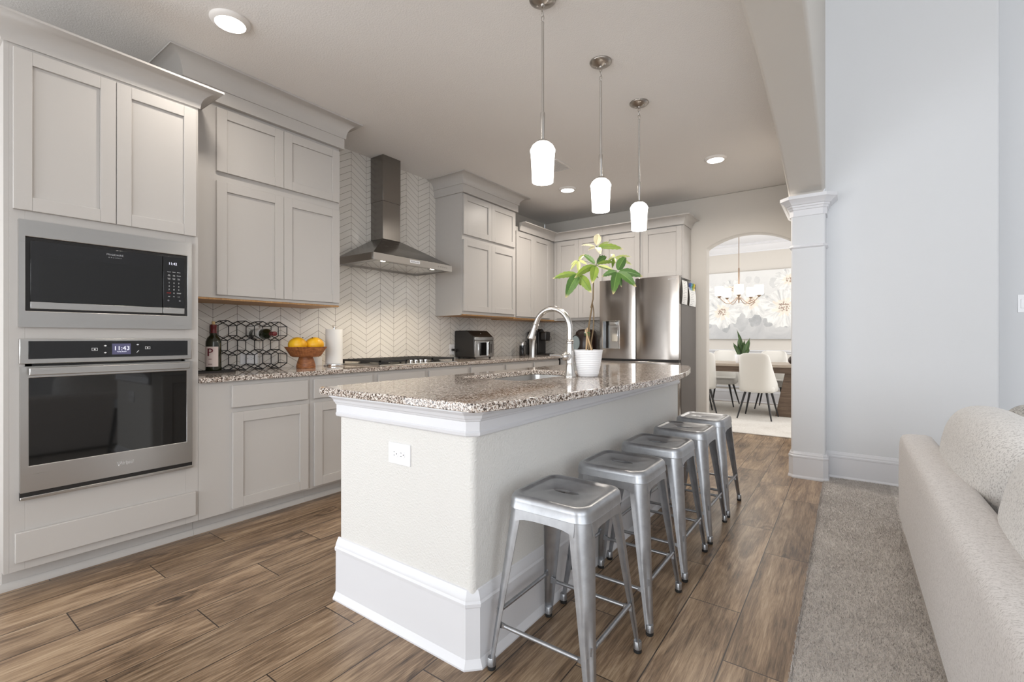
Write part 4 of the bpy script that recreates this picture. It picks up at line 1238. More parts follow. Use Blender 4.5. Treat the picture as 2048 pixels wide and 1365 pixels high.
# ================================================================== lights on the ceiling
def make_pendant():
    r = thing('pendant_light', '', 'pendant light')
    z = ZC
    MB().lathe([(0.066, 0.0), (0.067, -0.004), (0.064, -0.009), (0.050, -0.018), (0.026, -0.026), (0.012, -0.030), (0.009, -0.038), (0.004, -0.042)], (0, 0, z), 32).build('canopy', 'nickel_dark', r, smooth=True, angle=50)
    for s in (-1, 1): MB().sphere((s * 0.030, 0, z - 0.022), 0.006, seg=10, rings=6).build('canopy_screw', 'nickel', r, smooth=True)
    def link(c, rx, rz_, axis):
        pts = []
        for i in range(17):
            a = 2 * pi * i / 16
            u, v = rx * cos(a), rz_ * sin(a)
            pts.append((c[0] + (u if axis else 0), c[1] + (0 if axis else u), c[2] + v))
        return pts
    for i, (cz, ax) in enumerate(((-0.050, 1), (-0.074, 0), (-0.096, 1))):
        MB().tube(link((0, 0, z + cz), 0.0075, 0.015, ax), 0.0022, 8, cap=False).build('chain_link', 'nickel', r, smooth=True)
    MB().lathe([(0.004, -0.112), (0.0075, -0.116), (0.0075, -0.122), (0.0068, -0.124), (0.0068, -0.560), (0.0105, -0.562), (0.0115, -0.570), (0.0105, -0.600), (0.0085, -0.690), (0.0085, -0.698)], (0, 0, z), 18).build('rod', 'nickel', r, smooth=True, angle=50)
    MB().lathe([(0.012, -0.697), (0.024, -0.700), (0.028, -0.708), (0.028, -0.714)], (0, 0, z), 24).build('socket_cap', 'nickel', r, smooth=True, angle=50)
    MB().lathe([(0.022, -0.709), (0.036, -0.713), (0.052, -0.727), (0.0625, -0.748), (0.0625, -0.752), (0.0595, -0.762), (0.0575, -0.790), (0.0545, -0.850), (0.0525, -0.905), (0.0495, -0.905), (0.0515, -0.850), (0.0545, -0.790), (0.056, -0.76),
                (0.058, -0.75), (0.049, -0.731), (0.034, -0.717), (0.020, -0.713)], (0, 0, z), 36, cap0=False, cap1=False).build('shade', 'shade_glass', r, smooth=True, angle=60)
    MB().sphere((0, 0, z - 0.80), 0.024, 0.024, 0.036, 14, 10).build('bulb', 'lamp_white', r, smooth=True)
    return r


pl = [('brushed nickel pendant light with white glass shade, nearest of three over the island', (-1.222, 1.960)),
      ('brushed nickel pendant light with white glass shade, middle of three over the island', (-1.215, 2.612)),
      ('brushed nickel pendant light with white glass shade, farthest of three over the island', (-1.205, 3.225))]
p0 = make_pendant()
for i, (lb, (x, y)) in enumerate(pl):
    p = p0 if i == 0 else copy_tree(p0)
    p.location = (x, y, 0); p['label'] = lb; p['group'] = 'pendant lights over the island'
    d = bpy.data.lights.new('pendant_bulb', 'POINT'); d.energy = 9; d.color = (1.0, 0.90, 0.78); d.shadow_soft_size = 0.03
    o = bpy.data.objects.new('pendant_bulb', d); COL.objects.link(o); o.location = (x, y, ZC - 0.89)

for lb, x, y in (('round white recessed ceiling light above the oven tower', -2.644, 1.134), ('round white recessed ceiling light near the dining arch', -0.999, 4.635),
                 ('round white recessed ceiling light near the fridge and corner cabinets', -2.549, 4.613)):
    r = thing('recessed_light', lb, 'ceiling light', (x, y, ZC), 'recessed lights in the kitchen ceiling')
    MB().lathe([(0.096, 0.0), (0.096, -0.004), (0.090, -0.013), (0.072, -0.020), (0.072, -0.012)], (x, y, ZC), 40).build('trim_ring', 'lampring', r, smooth=True, angle=50)
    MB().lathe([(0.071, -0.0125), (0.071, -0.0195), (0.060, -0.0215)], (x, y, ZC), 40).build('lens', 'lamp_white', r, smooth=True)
    d = bpy.data.lights.new('recessed_lamp', 'AREA'); d.shape = 'DISK'; d.size = 0.12; d.energy = 14 if y > 2 else 5; d.color = (1.0, 0.92, 0.82); d.spread = radians(160)
    o = bpy.data.objects.new('recessed_lamp', d); COL.objects.link(o); o.location = (x, y, ZC - 0.026)
# ceiling register
V = thing('ceiling_vent', 'small white slotted air vent in the ceiling behind the nearest pendant', 'vent', (-2.32, 3.93, ZC))
MB().box(-2.46, 3.78, ZC - 0.008, -2.44, 4.08, ZC).box(-2.22, 3.78, ZC - 0.008, -2.20, 4.08, ZC).box(-2.44, 3.78, ZC - 0.008, -2.22, 3.80, ZC).box(-2.44, 4.06, ZC - 0.008, -2.22, 4.08, ZC).build('frame', 'lampring', V, bevel=0.002)
MB().box(-2.44, 3.80, ZC - 0.002, -2.22, 4.06, ZC - 0.0005).build('duct', 'ink', V)
mb = MB()
for i in range(11):
    y = 3.812 + 0.0225 * i; mb.box(-2.44, y, ZC - 0.007, -2.22, y + 0.010, ZC - 0.003)
mb.build('louvers', 'lampring', V)

# ================================================================== potted money tree
FWD = Vector((-sin(0.62313), cos(0.62313), 0)); RGT = Vector((cos(0.62313), sin(0.62313), 0))
PC = Vector((-1.170, 2.350, 0.928))
PT = thing('potted_plant', 'young money tree in a ribbed white pot on the island countertop', 'plant', PC)
MB().lathe([(0.050, 0.0), (0.0545, 0.002), (0.060, 0.020), (0.068, 0.060), (0.0745, 0.100), (0.079, 0.135), (0.0815, 0.148), (0.0775, 0.148), (0.074, 0.132), (0.055, 0.125)] , PC, 44).build('pot', None, PT, smooth=True, angle=50)
pot = [o for o in PT.children][0]
t = NT('ribbed_white_ceramic'); x, y, z = t.sep(t.pos())
wv = t.math('SINE', t.math('MULTIPLY', z, 620.0)); t.set(col=S(238, 238, 240), rough=0.4); t.bump(wv, 0.35, 0.0012)
pot.data.materials.append(t.m)
MB().lathe([(0.0755, 0.128), (0.0755, 0.1335), (0.04, 0.137), (0.005, 0.136)], PC, 30).build('soil', 'soil', PT, smooth=True)


def W3(u, v, dz=0.0, d0=2.573):
    """a point of the plant: u, v measured in the photograph, dz metres towards (-) or away from (+) the viewer"""
    d = d0 + dz
    return Vector((0, 0, H)) + FWD * d + RGT * (d * (u - 1024) / 934.2) + Vector((0, 0, -d * (v - 677.0) / 934.2))


def c3(a, b): return 1100 + a / 8.53, 460 + b / 8.53
def c2(a, b): return 1040 + a / 8.03, 600 + b / 8.03


def W3s(a, b, dz=0.0): return W3(*c3(a, b), dz)


stem = [W3(1178.5, 704), W3(*c2(1105, 430)), W3(*c2(1125, 300)), W3(*c2(1165, 60), -0.01), W3s(700, 1330, -0.01), W3s(735, 1180, -0.005), W3s(740, 900, 0), W3s(770, 720, 0.0), W3s(790, 600, 0.0)]
MB().tube(stem, [0.0062, 0.0058, 0.0048, 0.0042, 0.0040, 0.0038, 0.0034, 0.0030, 0.0028], 10).build('stem', 'stem', PT, smooth=True)
MB().tube([W3(1185, 704, 0.01), W3(*c2(1140, 700), 0.01), W3(*c2(1150, 640)), W3(*c2(1170, 520)), W3(*c2(1182, 400)), W3(*c2(1185, 210)), W3(*c2(1178, 130)), W3(*c2(1165, 60), -0.01)], [0.0045, 0.0045, 0.0042, 0.0036, 0.0034, 0.0030, 0.0028, 0.0026], 10).build('stem', 'stem', PT, smooth=True)
for a, b, dz in (((1062, 815), (1080, 450), -0.02), ((1105, 820), (1075, 470), 0.0), ((1160, 820), (1050, 480), -0.035)):
    MB().tube([W3(*c2(a[0], a[1] + 25), dz), W3(*c2(*b), dz * 0.3)], 0.0042, 8).build('stake', 'stake', PT, smooth=True)
for dz in (-0.006, 0.006):
    lp = []
    for i in range(17):
        a = 2 * pi * i / 16
        c = W3(*c2(1082, 548)) + RGT * (0.015 * cos(a)) + FWD * (0.015 * sin(a)) + Vector((0, 0, dz)); lp.append(c)
    MB().tube(lp, 0.0018, 6, cap=False).build('plant_tie', M('green_plant_tie', S(70, 130, 60), 0.5), PT, smooth=True)
MB().tube([W3s(790, 600), W3s(830, 480, 0.01), W3s(868, 395, 0.015), W3s(845, 330, 0.015), W3s(790, 280, 0.0)], 0.0022, 8).build('petiole', 'stem_green', PT, smooth=True)
MB().tube([W3s(785, 600), W3s(640, 545, 0.02), W3s(475, 520, 0.03)], 0.0014, 8).build('petiole', 'stem_green', PT, smooth=True)
MB().tube([W3s(788, 605), W3s(640, 700, -0.03), W3s(470, 760, -0.05)], 0.0016, 8).build('petiole', 'stem_green', PT, smooth=True)
MB().tube([W3s(790, 605), W3s(960, 660, -0.03), W3s(1150, 705, -0.05)], 0.0020, 8).build('petiole', 'stem_green', PT, smooth=True)
MB().tube([W3s(792, 600), W3s(950, 560, 0.04), W3s(1095, 470, 0.07)], 0.0014, 8).build('petiole', 'stem_green', PT, smooth=True)


def leaf(base, tip, wpx, mat, dzb, dzt, droop=0.12, fold=0.25):
    b = W3s(*base, dzb); t_ = W3s(*tip, dzt)
    ax = t_ - b; L = ax.length; ax.normalize()
    view = FWD
    side = ax.cross(view)
    if side.length < 1e-3: side = RGT.copy()
    side.normalize(); nor = side.cross(ax).normalized()
    if nor.z < 0 and abs(nor.z) > 0.3: nor = -nor
    wd = wpx / 8.53 * 2.573 / 934.2
    mb = MB(); mb.uv = []
    n = 12; rings = []
    cols = (-1, -0.6, -0.2, 0, 0.2, 0.6, 1)
    for i in range(n + 1):
        f = i / n
        w_ = wd * 0.5 * max(0.02, (sin(pi * min(1, f ** 0.80 * 1.0)) ** 0.75)) * (1.0 if f < 0.5 else 1 - 0.1 * (f - 0.5))
        p = b + ax * (L * f) + Vector((0, 0, 1)) * (droop * L * (sin(pi * f) * 0.55))
        row = []
        for c in cols:
            row.append(p + side * (w_ * c) + nor * (w_ * fold * abs(c)) + Vector((0, 0, 1)) * (0.0015 * sin(f * 40) * abs(c)))
            mb.uv.append((0.5 + c / 2, f))
        rings.append(row)
    mb.loft(rings, False, False, closed=False)
    o = mb.build('leaf', mat, PT, smooth=True, angle=80)
    return o


LV = [  # base, tip, width, material, depth at base, depth at tip
    ((780, 608), (415, 822), 120, 'leaf_m', 0.0, -0.09), ((778, 615), (715, 925), 150, 'leaf_m', 0.0, -0.07),
    ((770, 580), (562, 420), 85, 'leaf_d', 0.0, 0.05), ((795, 575), (968, 455), 115, 'leaf_d', 0.0, 0.05), ((805, 580), (1140, 560), 62, 'leaf_m', 0.0, 0.03),
    ((810, 612), (1115, 722), 70, 'leaf_p', 0.0, -0.05),
    ((470, 755), (48, 832), 105, 'leaf_m', -0.05, -0.06), ((475, 765), (265, 1165), 185, 'leaf_d', -0.05, -0.12), ((490, 765), (705, 1075), 160, 'leaf_m', -0.05, -0.08),
    ((480, 765), (520, 960), 70, 'leaf_m', -0.05, 0.00),
    ((790, 262), (822, 68), 132, 'leaf_w', 0.0, 0.04), ((770, 285), (530, 265), 36, 'leaf_w', 0.0, 0.07), ((775, 298), (645, 350), 48, 'leaf_w', 0.0, -0.05),
    ((800, 300), (865, 420), 100, 'leaf_w', 0.0, -0.07), ((825, 288), (1255, 332), 100, 'leaf_m', 0.0, -0.02), ((820, 280), (1038, 208), 32, 'leaf_p', 0.0, 0.06),
    ((470, 525), (355, 605), 46, 'leaf_p', 0.03, 0.04), ((470, 530), (345, 698), 42, 'leaf_p', 0.03, 0.0), ((482, 535), (488, 745), 70, 'leaf_p', 0.03, 0.0),
    ((490, 520), (635, 595), 50, 'leaf_p', 0.03, 0.0), ((485, 515), (580, 435), 56, 'leaf_p', 0.03, 0.07),
    ((1155, 690), (1298, 448), 155, 'leaf_d', -0.05, -0.02), ((1170, 712), (1585, 798), 135, 'leaf_d', -0.05, -0.06), ((1165, 722), (1472, 978), 140, 'leaf_d', -0.05, -0.11),
    ((1145, 722), (1073, 1108), 165, 'leaf_d', -0.05, -0.12), ((1155, 722), (1222, 985), 80, 'leaf_d', -0.05, -0.06), ((1135, 708), (885, 798), 95, 'leaf_d', -0.05, -0.04),
    ((1095, 470), (1045, 415), 60, 'leaf_p', 0.07, 0.10), ((1090, 475), (985, 530), 50, 'leaf_p', 0.07, 0.06), ((1095, 480), (1060, 660), 60, 'leaf_m', 0.07, 0.03),
    ((1105, 470), (1395, 462), 40, 'leaf_p', 0.07, 0.10), ((1110, 478), (1405, 605), 62, 'leaf_p', 0.07, 0.05), ((1100, 485), (1112, 545), 40, 'leaf_p', 0.07, 0.04),
    ((770, 780), (830, 825), 30, 'leaf_m', 0.0, 0.02)]
for a in LV: leaf(*a)

# ================================================================== things on the wall counter
ZT = 0.914
tr = MB().prism(rrect(0.062, 0.172, 0.02, 4, -3.392, 1.297), 'z', ZT, ZT + 0.006)
TR = tag(tr.build('tray', 'black', bevel=0.001), 'flat black tray beside the oven tower, under the wine bottle', 'tray')
rm = fill_hole(rrect(0.062, 0.172, 0.02, 4, -3.392, 1.297), rrect(0.056, 0.166, 0.016, 4, -3.392, 1.297), ZT + 0.006, ZT + 0.014)
rm.build('rim', 'black', TR)


def bottle(loc, lab, lying=False, k=1.0):
    ax = 'x' if lying else 'z'
    b = thing('wine_bottle', lab, 'bottle', loc)
    prof = [(0.030, 0.0), (0.0365, 0.003), (0.0378, 0.010), (0.0378, 0.185), (0.0370, 0.200), (0.0300, 0.222), (0.0190, 0.238), (0.0152, 0.255), (0.0140, 0.300)]
    prof = [(r * k, h) for r, h in prof]
    MB().lathe(prof, loc, 30, ax).build('glass_body', 'bottle', b, smooth=True, angle=60)
    MB().lathe([(r * k + 0.0006, h) for r, h in ((0.0150, 0.252), (0.0148, 0.270), (0.0146, 0.290), (0.0156, 0.292), (0.0156, 0.308), (0.0140, 0.3095))], loc, 26, ax).build('capsule', 'capsule', b, smooth=True, angle=50)
    return b


BZ = (-3.392, 1.351, ZT + 0.0062)
b = bottle(BZ, 'opened red wine bottle with a pink P label standing on the black tray', False, 1.2)
MB().lathe([(0.0095, 0.309), (0.0095, 0.330), (0.0085, 0.331)], BZ, 16).build('cork', 'cork', b, smooth=True, angle=50)
# wrap label on the camera side
a0 = math.atan2(0 - BZ[1], 0 - BZ[0])
rr_ = []
for rad in (0.0381, 0.0384):
    pass
mb = MB(); n = 16
ring = [[], [], [], []]
for i in range(n + 1):
    a = a0 - 0.42 + (-1.15 + 2.3 * i / n) * 0.90
    for k, (rad, z) in enumerate(((0.0455, 0.035), (0.0459, 0.035), (0.0459, 0.165), (0.0455, 0.165))):
        ring[k].append((BZ[0] + rad * cos(a), BZ[1] + rad * sin(a), BZ[2] + z))
mb.loft(ring + [ring[0]], False, False, closed=False)
lab = mb.build('label', 'label', b, smooth=True)
al = a0 - 0.42
nrm = (cos(al), sin(al))
text('P', 'lettering', 'burg', (BZ[0] + 0.0472 * nrm[0], BZ[1] + 0.0472 * nrm[1], BZ[2] + 0.126), 0.072, None, lab, rot=(pi / 2, 0, al + pi / 2), ext=0.0016, width=0.032)
mb = MB(); tg = Vector((-sin(al), cos(al), 0)); c_ = Vector(BZ) + Vector((nrm[0], nrm[1], 0)) * 0.0463
for dz_, w_, h_ in ((0.084, 0.009, 0.0016), (0.056, 0.012, 0.0006), (0.049, 0.012, 0.0010)):
    q_ = c_ + Vector((0, 0, dz_))
    mb.loft([[q_ - tg * w_ + Vector((0, 0, -h_)), q_ + tg * w_ + Vector((0, 0, -h_)), q_ + tg * w_ + Vector((0, 0, h_)), q_ - tg * w_ + Vector((0, 0, h_))], [q_ - tg * w_ + Vector((0, 0, -h_)) - Vector((nrm[0], nrm[1], 0)) * 0.003, q_ + tg * w_ + Vector((0, 0, -h_)) - Vector((nrm[0], nrm[1], 0)) * 0.003, q_ + tg * w_ + Vector((0, 0, h_)) - Vector((nrm[0], nrm[1], 0)) * 0.003, q_ - tg * w_ + Vector((0, 0, h_)) - Vector((nrm[0], nrm[1], 0)) * 0.003]])
mb.build('printed_lines', 'burg', lab)

# honeycomb wine rack
RK = thing('wine_rack', 'black wire honeycomb wine rack on the granite counter, beside the bottle', 'wine rack', (-3.41, 1.6, ZT))
hw_ = 0.1195; sd_ = hw_ / sqrt(3)
xa, xb, rr0 = -3.586, -3.461, 0.0034
seen = {}
def hexes():
    for row, cnt, off in ((0, 4, 0.0), (1, 3, 0.5), (2, 4, 0.0)):
        for c in range(cnt):
            yield 1.466 + (c + off) * hw_, ZT + 0.0035 + sd_ + row * 1.5 * sd_, row
fr = {xa: MB(), xb: MB()}; done = set(); pts_ = set()
for yc, zc, row in hexes():
    P6 = [(yc + sd_ * sin(pi / 3 * k), zc + sd_ * cos(pi / 3 * k)) for k in range(6)]
    for k in range(6):
        a, c = P6[k], P6[(k + 1) % 6]
        key = tuple(sorted(((round(a[0], 3), round(a[1], 3)), (round(c[0], 3), round(c[1], 3)))))
        if key in done: continue
        done.add(key)
        for x in (xa, xb): fr[x].tube([(x, a[0], a[1]), (x, c[0], c[1])], rr0, 6)
    for a in P6:
        kk = (round(a[0], 3), round(a[1], 3))
        if kk in pts_: continue
        pts_.add(kk); MB().tube([(xa, a[0], a[1]), (xb, a[0], a[1])], rr0 * 0.9, 6).build('spacer_rod', 'black_matte', RK, smooth=True)
fr[xa].build('rear_lattice', 'black_matte', RK, smooth=True); fr[xb].build('front_lattice', 'black_matte', RK, smooth=True)
yb_ = 1.466 + 2 * hw_; zb_ = ZT + 0.0035 + sd_ + 3 * sd_
b2 = bottle((-3.598, yb_, zb_ - 0.0215), 'dark wine bottle lying in a top cell of the honeycomb rack', True)
MB().lathe([(0.0379, 0.06), (0.0383, 0.062), (0.0383, 0.15), (0.0379, 0.152)], (-3.598, yb_, zb_ - 0.0215), 30, 'x').build('label', 'paper', b2, smooth=True)

# fruit bowl with two yellow fruit
BW = (-3.340, 1.967, ZT)
FB = thing('fruit_bowl', 'ribbed wooden pedestal fruit bowl holding two yellow fruit', 'bowl', BW)
MB().lathe([(0.066, 0.0), (0.068, 0.004), (0.067, 0.022), (0.060, 0.050), (0.050, 0.080), (0.050, 0.084)], BW, 36).build('pedestal', 'bowl_wood', FB, smooth=True, angle=50)
MB().lathe([(0.046, 0.0845), (0.094, 0.086), (0.105, 0.094), (0.145, 0.157), (0.147, 0.161), (0.141, 0.161), (0.100, 0.104), (0.03, 0.098)], BW, 144,
           wob=lambda a, h: 1.0 + 0.022 * (cos(a * 36) if 0.088 < h < 0.160 else 0)).build('bowl', 'bowl_wood', FB, smooth=True, angle=60)
def fruit(loc, rx, ry, rz, lab, rot):
    o = thing('yellow_fruit', lab, 'fruit', loc, 'fruit in the wooden bowl')
    mb = MB(); seg, rings = 24, 14; R_ = []
    for i in range(rings + 1):
        a = -pi / 2 + pi * i / rings; a = max(-pi / 2 + 0.03, min(pi / 2 - 0.03, a))
        k = 1 + 0.05 * sin(a * 2 + 0.6)
        R_.append([(loc[0] + rx * k * cos(a) * cos(2 * pi * j / seg), loc[1] + ry * k * cos(a) * sin(2 * pi * j / seg), loc[2] + rz * sin(a)) for j in range(seg)])
    mb.loft(R_); mb.build('body', 'fruit', o, smooth=True)
    s = (loc[0] + 0.02, loc[1] + rot[1] * 0.030, loc[2] + rz * 0.90)
    MB().lathe([(0.006, 0), (0.004, 0.005), (0.003, 0.006)], s, 10).build('stalk', 'soil', o)
fruit((-3.335, 1.897, ZT + 0.172), 0.064, 0.064, 0.062, 'round yellow fruit on the wine rack side of the wooden bowl', (0, 1))
fruit((-3.338, 2.0355, ZT + 0.172), 0.064, 0.068, 0.062, 'yellow fruit on the paper towel side of the wooden bowl', (0, -1))

# paper towel
PP = (-3.425, 2.262, ZT)
TH = thing('paper_towel_holder', 'steel paper towel holder on the granite counter, right of the fruit bowl', 'paper towel holder', PP)
MB().lathe([(0.080, 0.0), (0.082, 0.004), (0.080, 0.014), (0.070, 0.019), (0.010, 0.020)], PP, 36).build('base', 'chrome', TH, smooth=True, angle=50)
MB().lathe([(0.008, 0.0202), (0.008, 0.312)], PP, 14).build('post', 'chrome', TH, smooth=True)
MB().lathe([(0.009, 0.312), (0.014, 0.314), (0.010, 0.319), (0.010, 0.322), (0.017, 0.327), (0.018, 0.331), (0.012, 0.335)], PP, 20).build('finial', 'chrome', TH, smooth=True, angle=50)
PR = MB().lathe([(0.020, 0.0205), (0.0665, 0.0205), (0.067, 0.023), (0.067, 0.296), (0.0665, 0.299), (0.020, 0.299), (0.020, 0.0205)], PP, 40, cap0=False, cap1=False)
tag(PR.build('paper_towel_roll', 'paper', smooth=True, angle=50), 'white paper towel roll standing on its steel holder', 'paper towels')

# black countertop oven with stainless door
TO = thing('toaster_oven', 'black countertop toaster oven with a stainless drawer front, plugged in by the cooktop', 'toaster oven', (-3.44, 4.06, ZT))
ty0_, ty1_ = 3.890, 4.236
MB().prism([(-3.585, ZT + 0.016), (-3.306, ZT + 0.014), (-3.306, ZT + 0.238), (-3.400, ZT + 0.312), (-3.585, ZT + 0.312), (-3.590, ZT + 0.30)], 'y', ty0_, ty1_).build('housing', 'black', TO, bevel=0.008, seg=3)
ft = MB().box(-3.306, ty0_ + 0.006, ZT + 0.018, -3.296, ty1_ - 0.006, ZT + 0.195).build('drawer_front', 'steel', TO, bevel=0.004)
MB().box(-3.306, ty0_ + 0.006, ZT + 0.200, -3.298, ty1_ - 0.006, ZT + 0.238).build('header_strip', 'steel', TO, bevel=0.003)
MB().box(-3.2958, ty0_ + 0.085, ZT + 0.035, -3.2945, ty0_ + 0.205, ZT + 0.178).build('viewing_window', 'black_window', ft)
MB().box(-3.2958, ty0_ + 0.06, ZT + 0.045, -3.290, ty0_ + 0.068, ZT + 0.165).build('window_trim', 'chrome', ft, bevel=0.002)
MB().box(-3.2958, ty0_ + 0.225, ZT + 0.030, -3.284, ty0_ + 0.250, ZT + 0.185).build('handle', 'chrome', ft, bevel=0.002)
MB().box(-3.2958, ty0_ + 0.280, ZT + 0.060, -3.2945, ty0_ + 0.294, ZT + 0.160).build('slot', 'black', ft)
for x in (-3.56, -3.33):
    for y in (ty0_ + 0.04, ty1_ - 0.04): MB().lathe([(0.011, 0), (0.012, 0.016)], (x, y, ZT), 12).build('foot', 'rubber', TO)
MB().lathe([(0.004, 0), (0.004, 0.001)], (-3.3535, 4.06, ZT + 0.279), 10).build('logo_dot', 'silver_print', TO)
cd = MB().box(XW + 0.016, 3.842, 0.998, XW + 0.043, 3.866, 1.022).tube([(XW + 0.04, 3.854, 1.010), (XW + 0.055, 3.866, 1.004), (XW + 0.058, 3.880, 0.992), (XW + 0.050, 3.8915, 0.985)], 0.004, 8)
cd.build('power_cord', 'black', TO, smooth=True)

# grinder / frother
GR = thing('coffee_grinder', 'small black and steel electric grinder with a looped cord, left of the coffee machine', 'grinder', (-3.44, 5.0, ZT))
gx, gy = -3.44, 5.02
MB().lathe([(0.042, 0.0), (0.043, 0.004), (0.040, 0.130), (0.040, 0.132)], (gx, gy, ZT), 26).build('body', 'black_gloss', GR, smooth=True, angle=50)
MB().lathe([(0.041, 0.1325), (0.041, 0.170), (0.038, 0.176)], (gx, gy, ZT), 26).build('lid', 'steel', GR, smooth=True, angle=50)
MB().box(gx + 0.0385, gy - 0.012, ZT + 0.015, gx + 0.0430, gy + 0.012, ZT + 0.128).build('side_strip', 'steel', GR, bevel=0.001)
MB().tube([(gx, gy + 0.0415, ZT + 0.150), (gx + 0.01, gy + 0.060, ZT + 0.190), (gx + 0.01, gy + 0.085, ZT + 0.185), (gx + 0.012, gy + 0.088, ZT + 0.10), (gx + 0.02, gy + 0.075, ZT + 0.02), (gx + 0.03, gy + 0.09, ZT + 0.005)], 0.0045, 8).build('cord', 'black', GR, smooth=True)
MB().tube([(gx + 0.01, gy - 0.0425, ZT + 0.070), (gx + 0.02, gy - 0.060, ZT + 0.050), (gx + 0.03, gy - 0.080, ZT + 0.020), (gx + 0.04, gy - 0.062, ZT + 0.006), (gx + 0.045, gy - 0.045, ZT + 0.006)], 0.0045, 8).build('cord', 'black', GR, smooth=True)

# capsule coffee machine
KX, KY = -3.415, 5.415
CM = thing('coffee_machine', 'black capsule coffee machine with a domed top in the counter corner', 'coffee machine', (KX, KY, ZT))
dome = [(KY - 0.095, ZT + 0.02)] + [(KY - 0.095, ZT + 0.31)] + [(KY - 0.055 + 0.11 * i / 10, ZT + 0.318 + 0.036 * sin(pi * i / 10)) for i in range(11)] + [(KY + 0.095, ZT + 0.31), (KY + 0.095, ZT + 0.02)]
MB().prism(dome, 'x', KX - 0.15, KX + 0.03).build('body', 'black', CM, bevel=0.006)
MB().box(KX + 0.03, KY - 0.06, ZT + 0.19, KX + 0.13, KY + 0.06, ZT + 0.315).build('brew_head', 'black', CM, bevel=0.02, seg=3)
MB().box(KX - 0.15, KY - 0.095, ZT, KX + 0.16, KY + 0.095, ZT + 0.0195).build('base', 'black', CM, bevel=0.004)
MB().tube([(KX + 0.10, KY + 0.060, ZT + 0.27), (KX + 0.135, KY + 0.075, ZT + 0.25), (KX + 0.150, KY + 0.072, ZT + 0.20)], 0.008, 8).build('lever', 'chrome', CM, smooth=True)
MB().lathe([(0.052, 0.0), (0.052, 0.290), (0.046, 0.296)], (KX - 0.02, KY - 0.152, ZT), 24).build('water_tank', 'steel', CM, smooth=True, angle=50)

# round air fryer near the fridge
AF = thing('air_fryer', 'dark brown egg-shaped air fryer with an oval window, beside the fridge', 'air fryer', (-2.80, 5.56, ZT))
prof = [(0.125, 0.0), (0.145, 0.006), (0.158, 0.06), (0.160, 0.15), (0.152, 0.24), (0.132, 0.31), (0.10, 0.338), (0.05, 0.347), (0.005, 0.348)]
ax_, ay_ = -2.815, 5.60
MB().lathe(prof, (ax_, ay_, ZT), 40).build('body', M('dark_brown_plastic', S(46, 34, 30), 0.25), AF, smooth=True, angle=60)
rings = []
for rad, d in ((1.0, 0.0), (1.0, 0.010), (0.86, 0.012)):
    rings.append([(ax_ - 0.070 + 0.068 * rad * cos(2 * pi * j / 30), ay_ - 0.150 - d + 0.03 * (1 - abs(cos(0))) , ZT + 0.165 + 0.105 * rad * sin(2 * pi * j / 30)) for j in range(30)])
MB().loft(rings).build('window_ring', 'black', AF, smooth=True, angle=40)
MB().loft([[(ax_ - 0.070 + 0.058 * cos(2 * pi * j / 30), y, ZT + 0.165 + 0.091 * sin(2 * pi * j / 30)) for j in range(30)] for y in (ay_ - 0.1622, ay_ - 0.1635)]).build('oval_window', M('grey_window_glass', S(150, 162, 164), 0.12), AF)

# ================================================================== sofa seen from behind
SF = thing('sofa', 'oatmeal fabric sofa standing on the carpet, seen from behind', 'sofa', (0.7, 2.2, 0))
sy0, sy1 = 0.70, 3.585
mb = MB()
prof = [(0.262, 0.035), (0.248, 0.10), (0.243, 0.30), (0.246, 0.50), (0.250, 0.550), (0.262, 0.572), (0.290, 0.580), (0.360, 0.583), (0.390, 0.575), (0.400, 0.550), (0.400, 0.40), (0.400, 0.035)]
rings = []
for f, ins in ((0, 0.018), (0.003, 0.005), (0.007, 0.0), (0.993, 0.0), (0.997, 0.005), (1.0, 0.018)):
    y = sy0 + (sy1 - sy0) * f
    cx, cz = 0.32, 0.31
    rings.append([(cx + (x - cx) * (1 - ins * 5 * 0.3), y, cz + (z - cz) * (1 - ins * 0.9)) for x, z in prof])
mb.loft(rings)
mb.build('backrest', 'sofa', SF, smooth=True, angle=60)
MB().box(0.402, sy0 + 0.02, 0.06, 1.20, sy1 - 0.24, 0.24).build('base', 'sofa', SF, bevel=0.02, seg=3)
MB().box(0.402, sy1 - 0.235, 0.06, 1.20, sy1 - 0.01, 0.43).build('arm', 'sofa', SF, bevel=0.04, seg=4)
MB().box(0.41, sy0 + 0.03, 0.245, 1.20, (sy0 + sy1) / 2 - 0.115, 0.42).build('seat_cushion', 'sofa', SF, bevel=0.04, seg=4)
MB().box(0.41, (sy0 + sy1) / 2 - 0.11, 0.245, 1.20, sy1 - 0.245, 0.42).build('seat_cushion', 'sofa', SF, bevel=0.04, seg=4)
for x in (0.33, 1.12):
    for y in (sy0 + 0.12, sy1 - 0.12): MB().lathe([(0.022, 0.006), (0.028, 0.061)], (x, y, 0), 14).build('foot', 'dark_leg', SF)


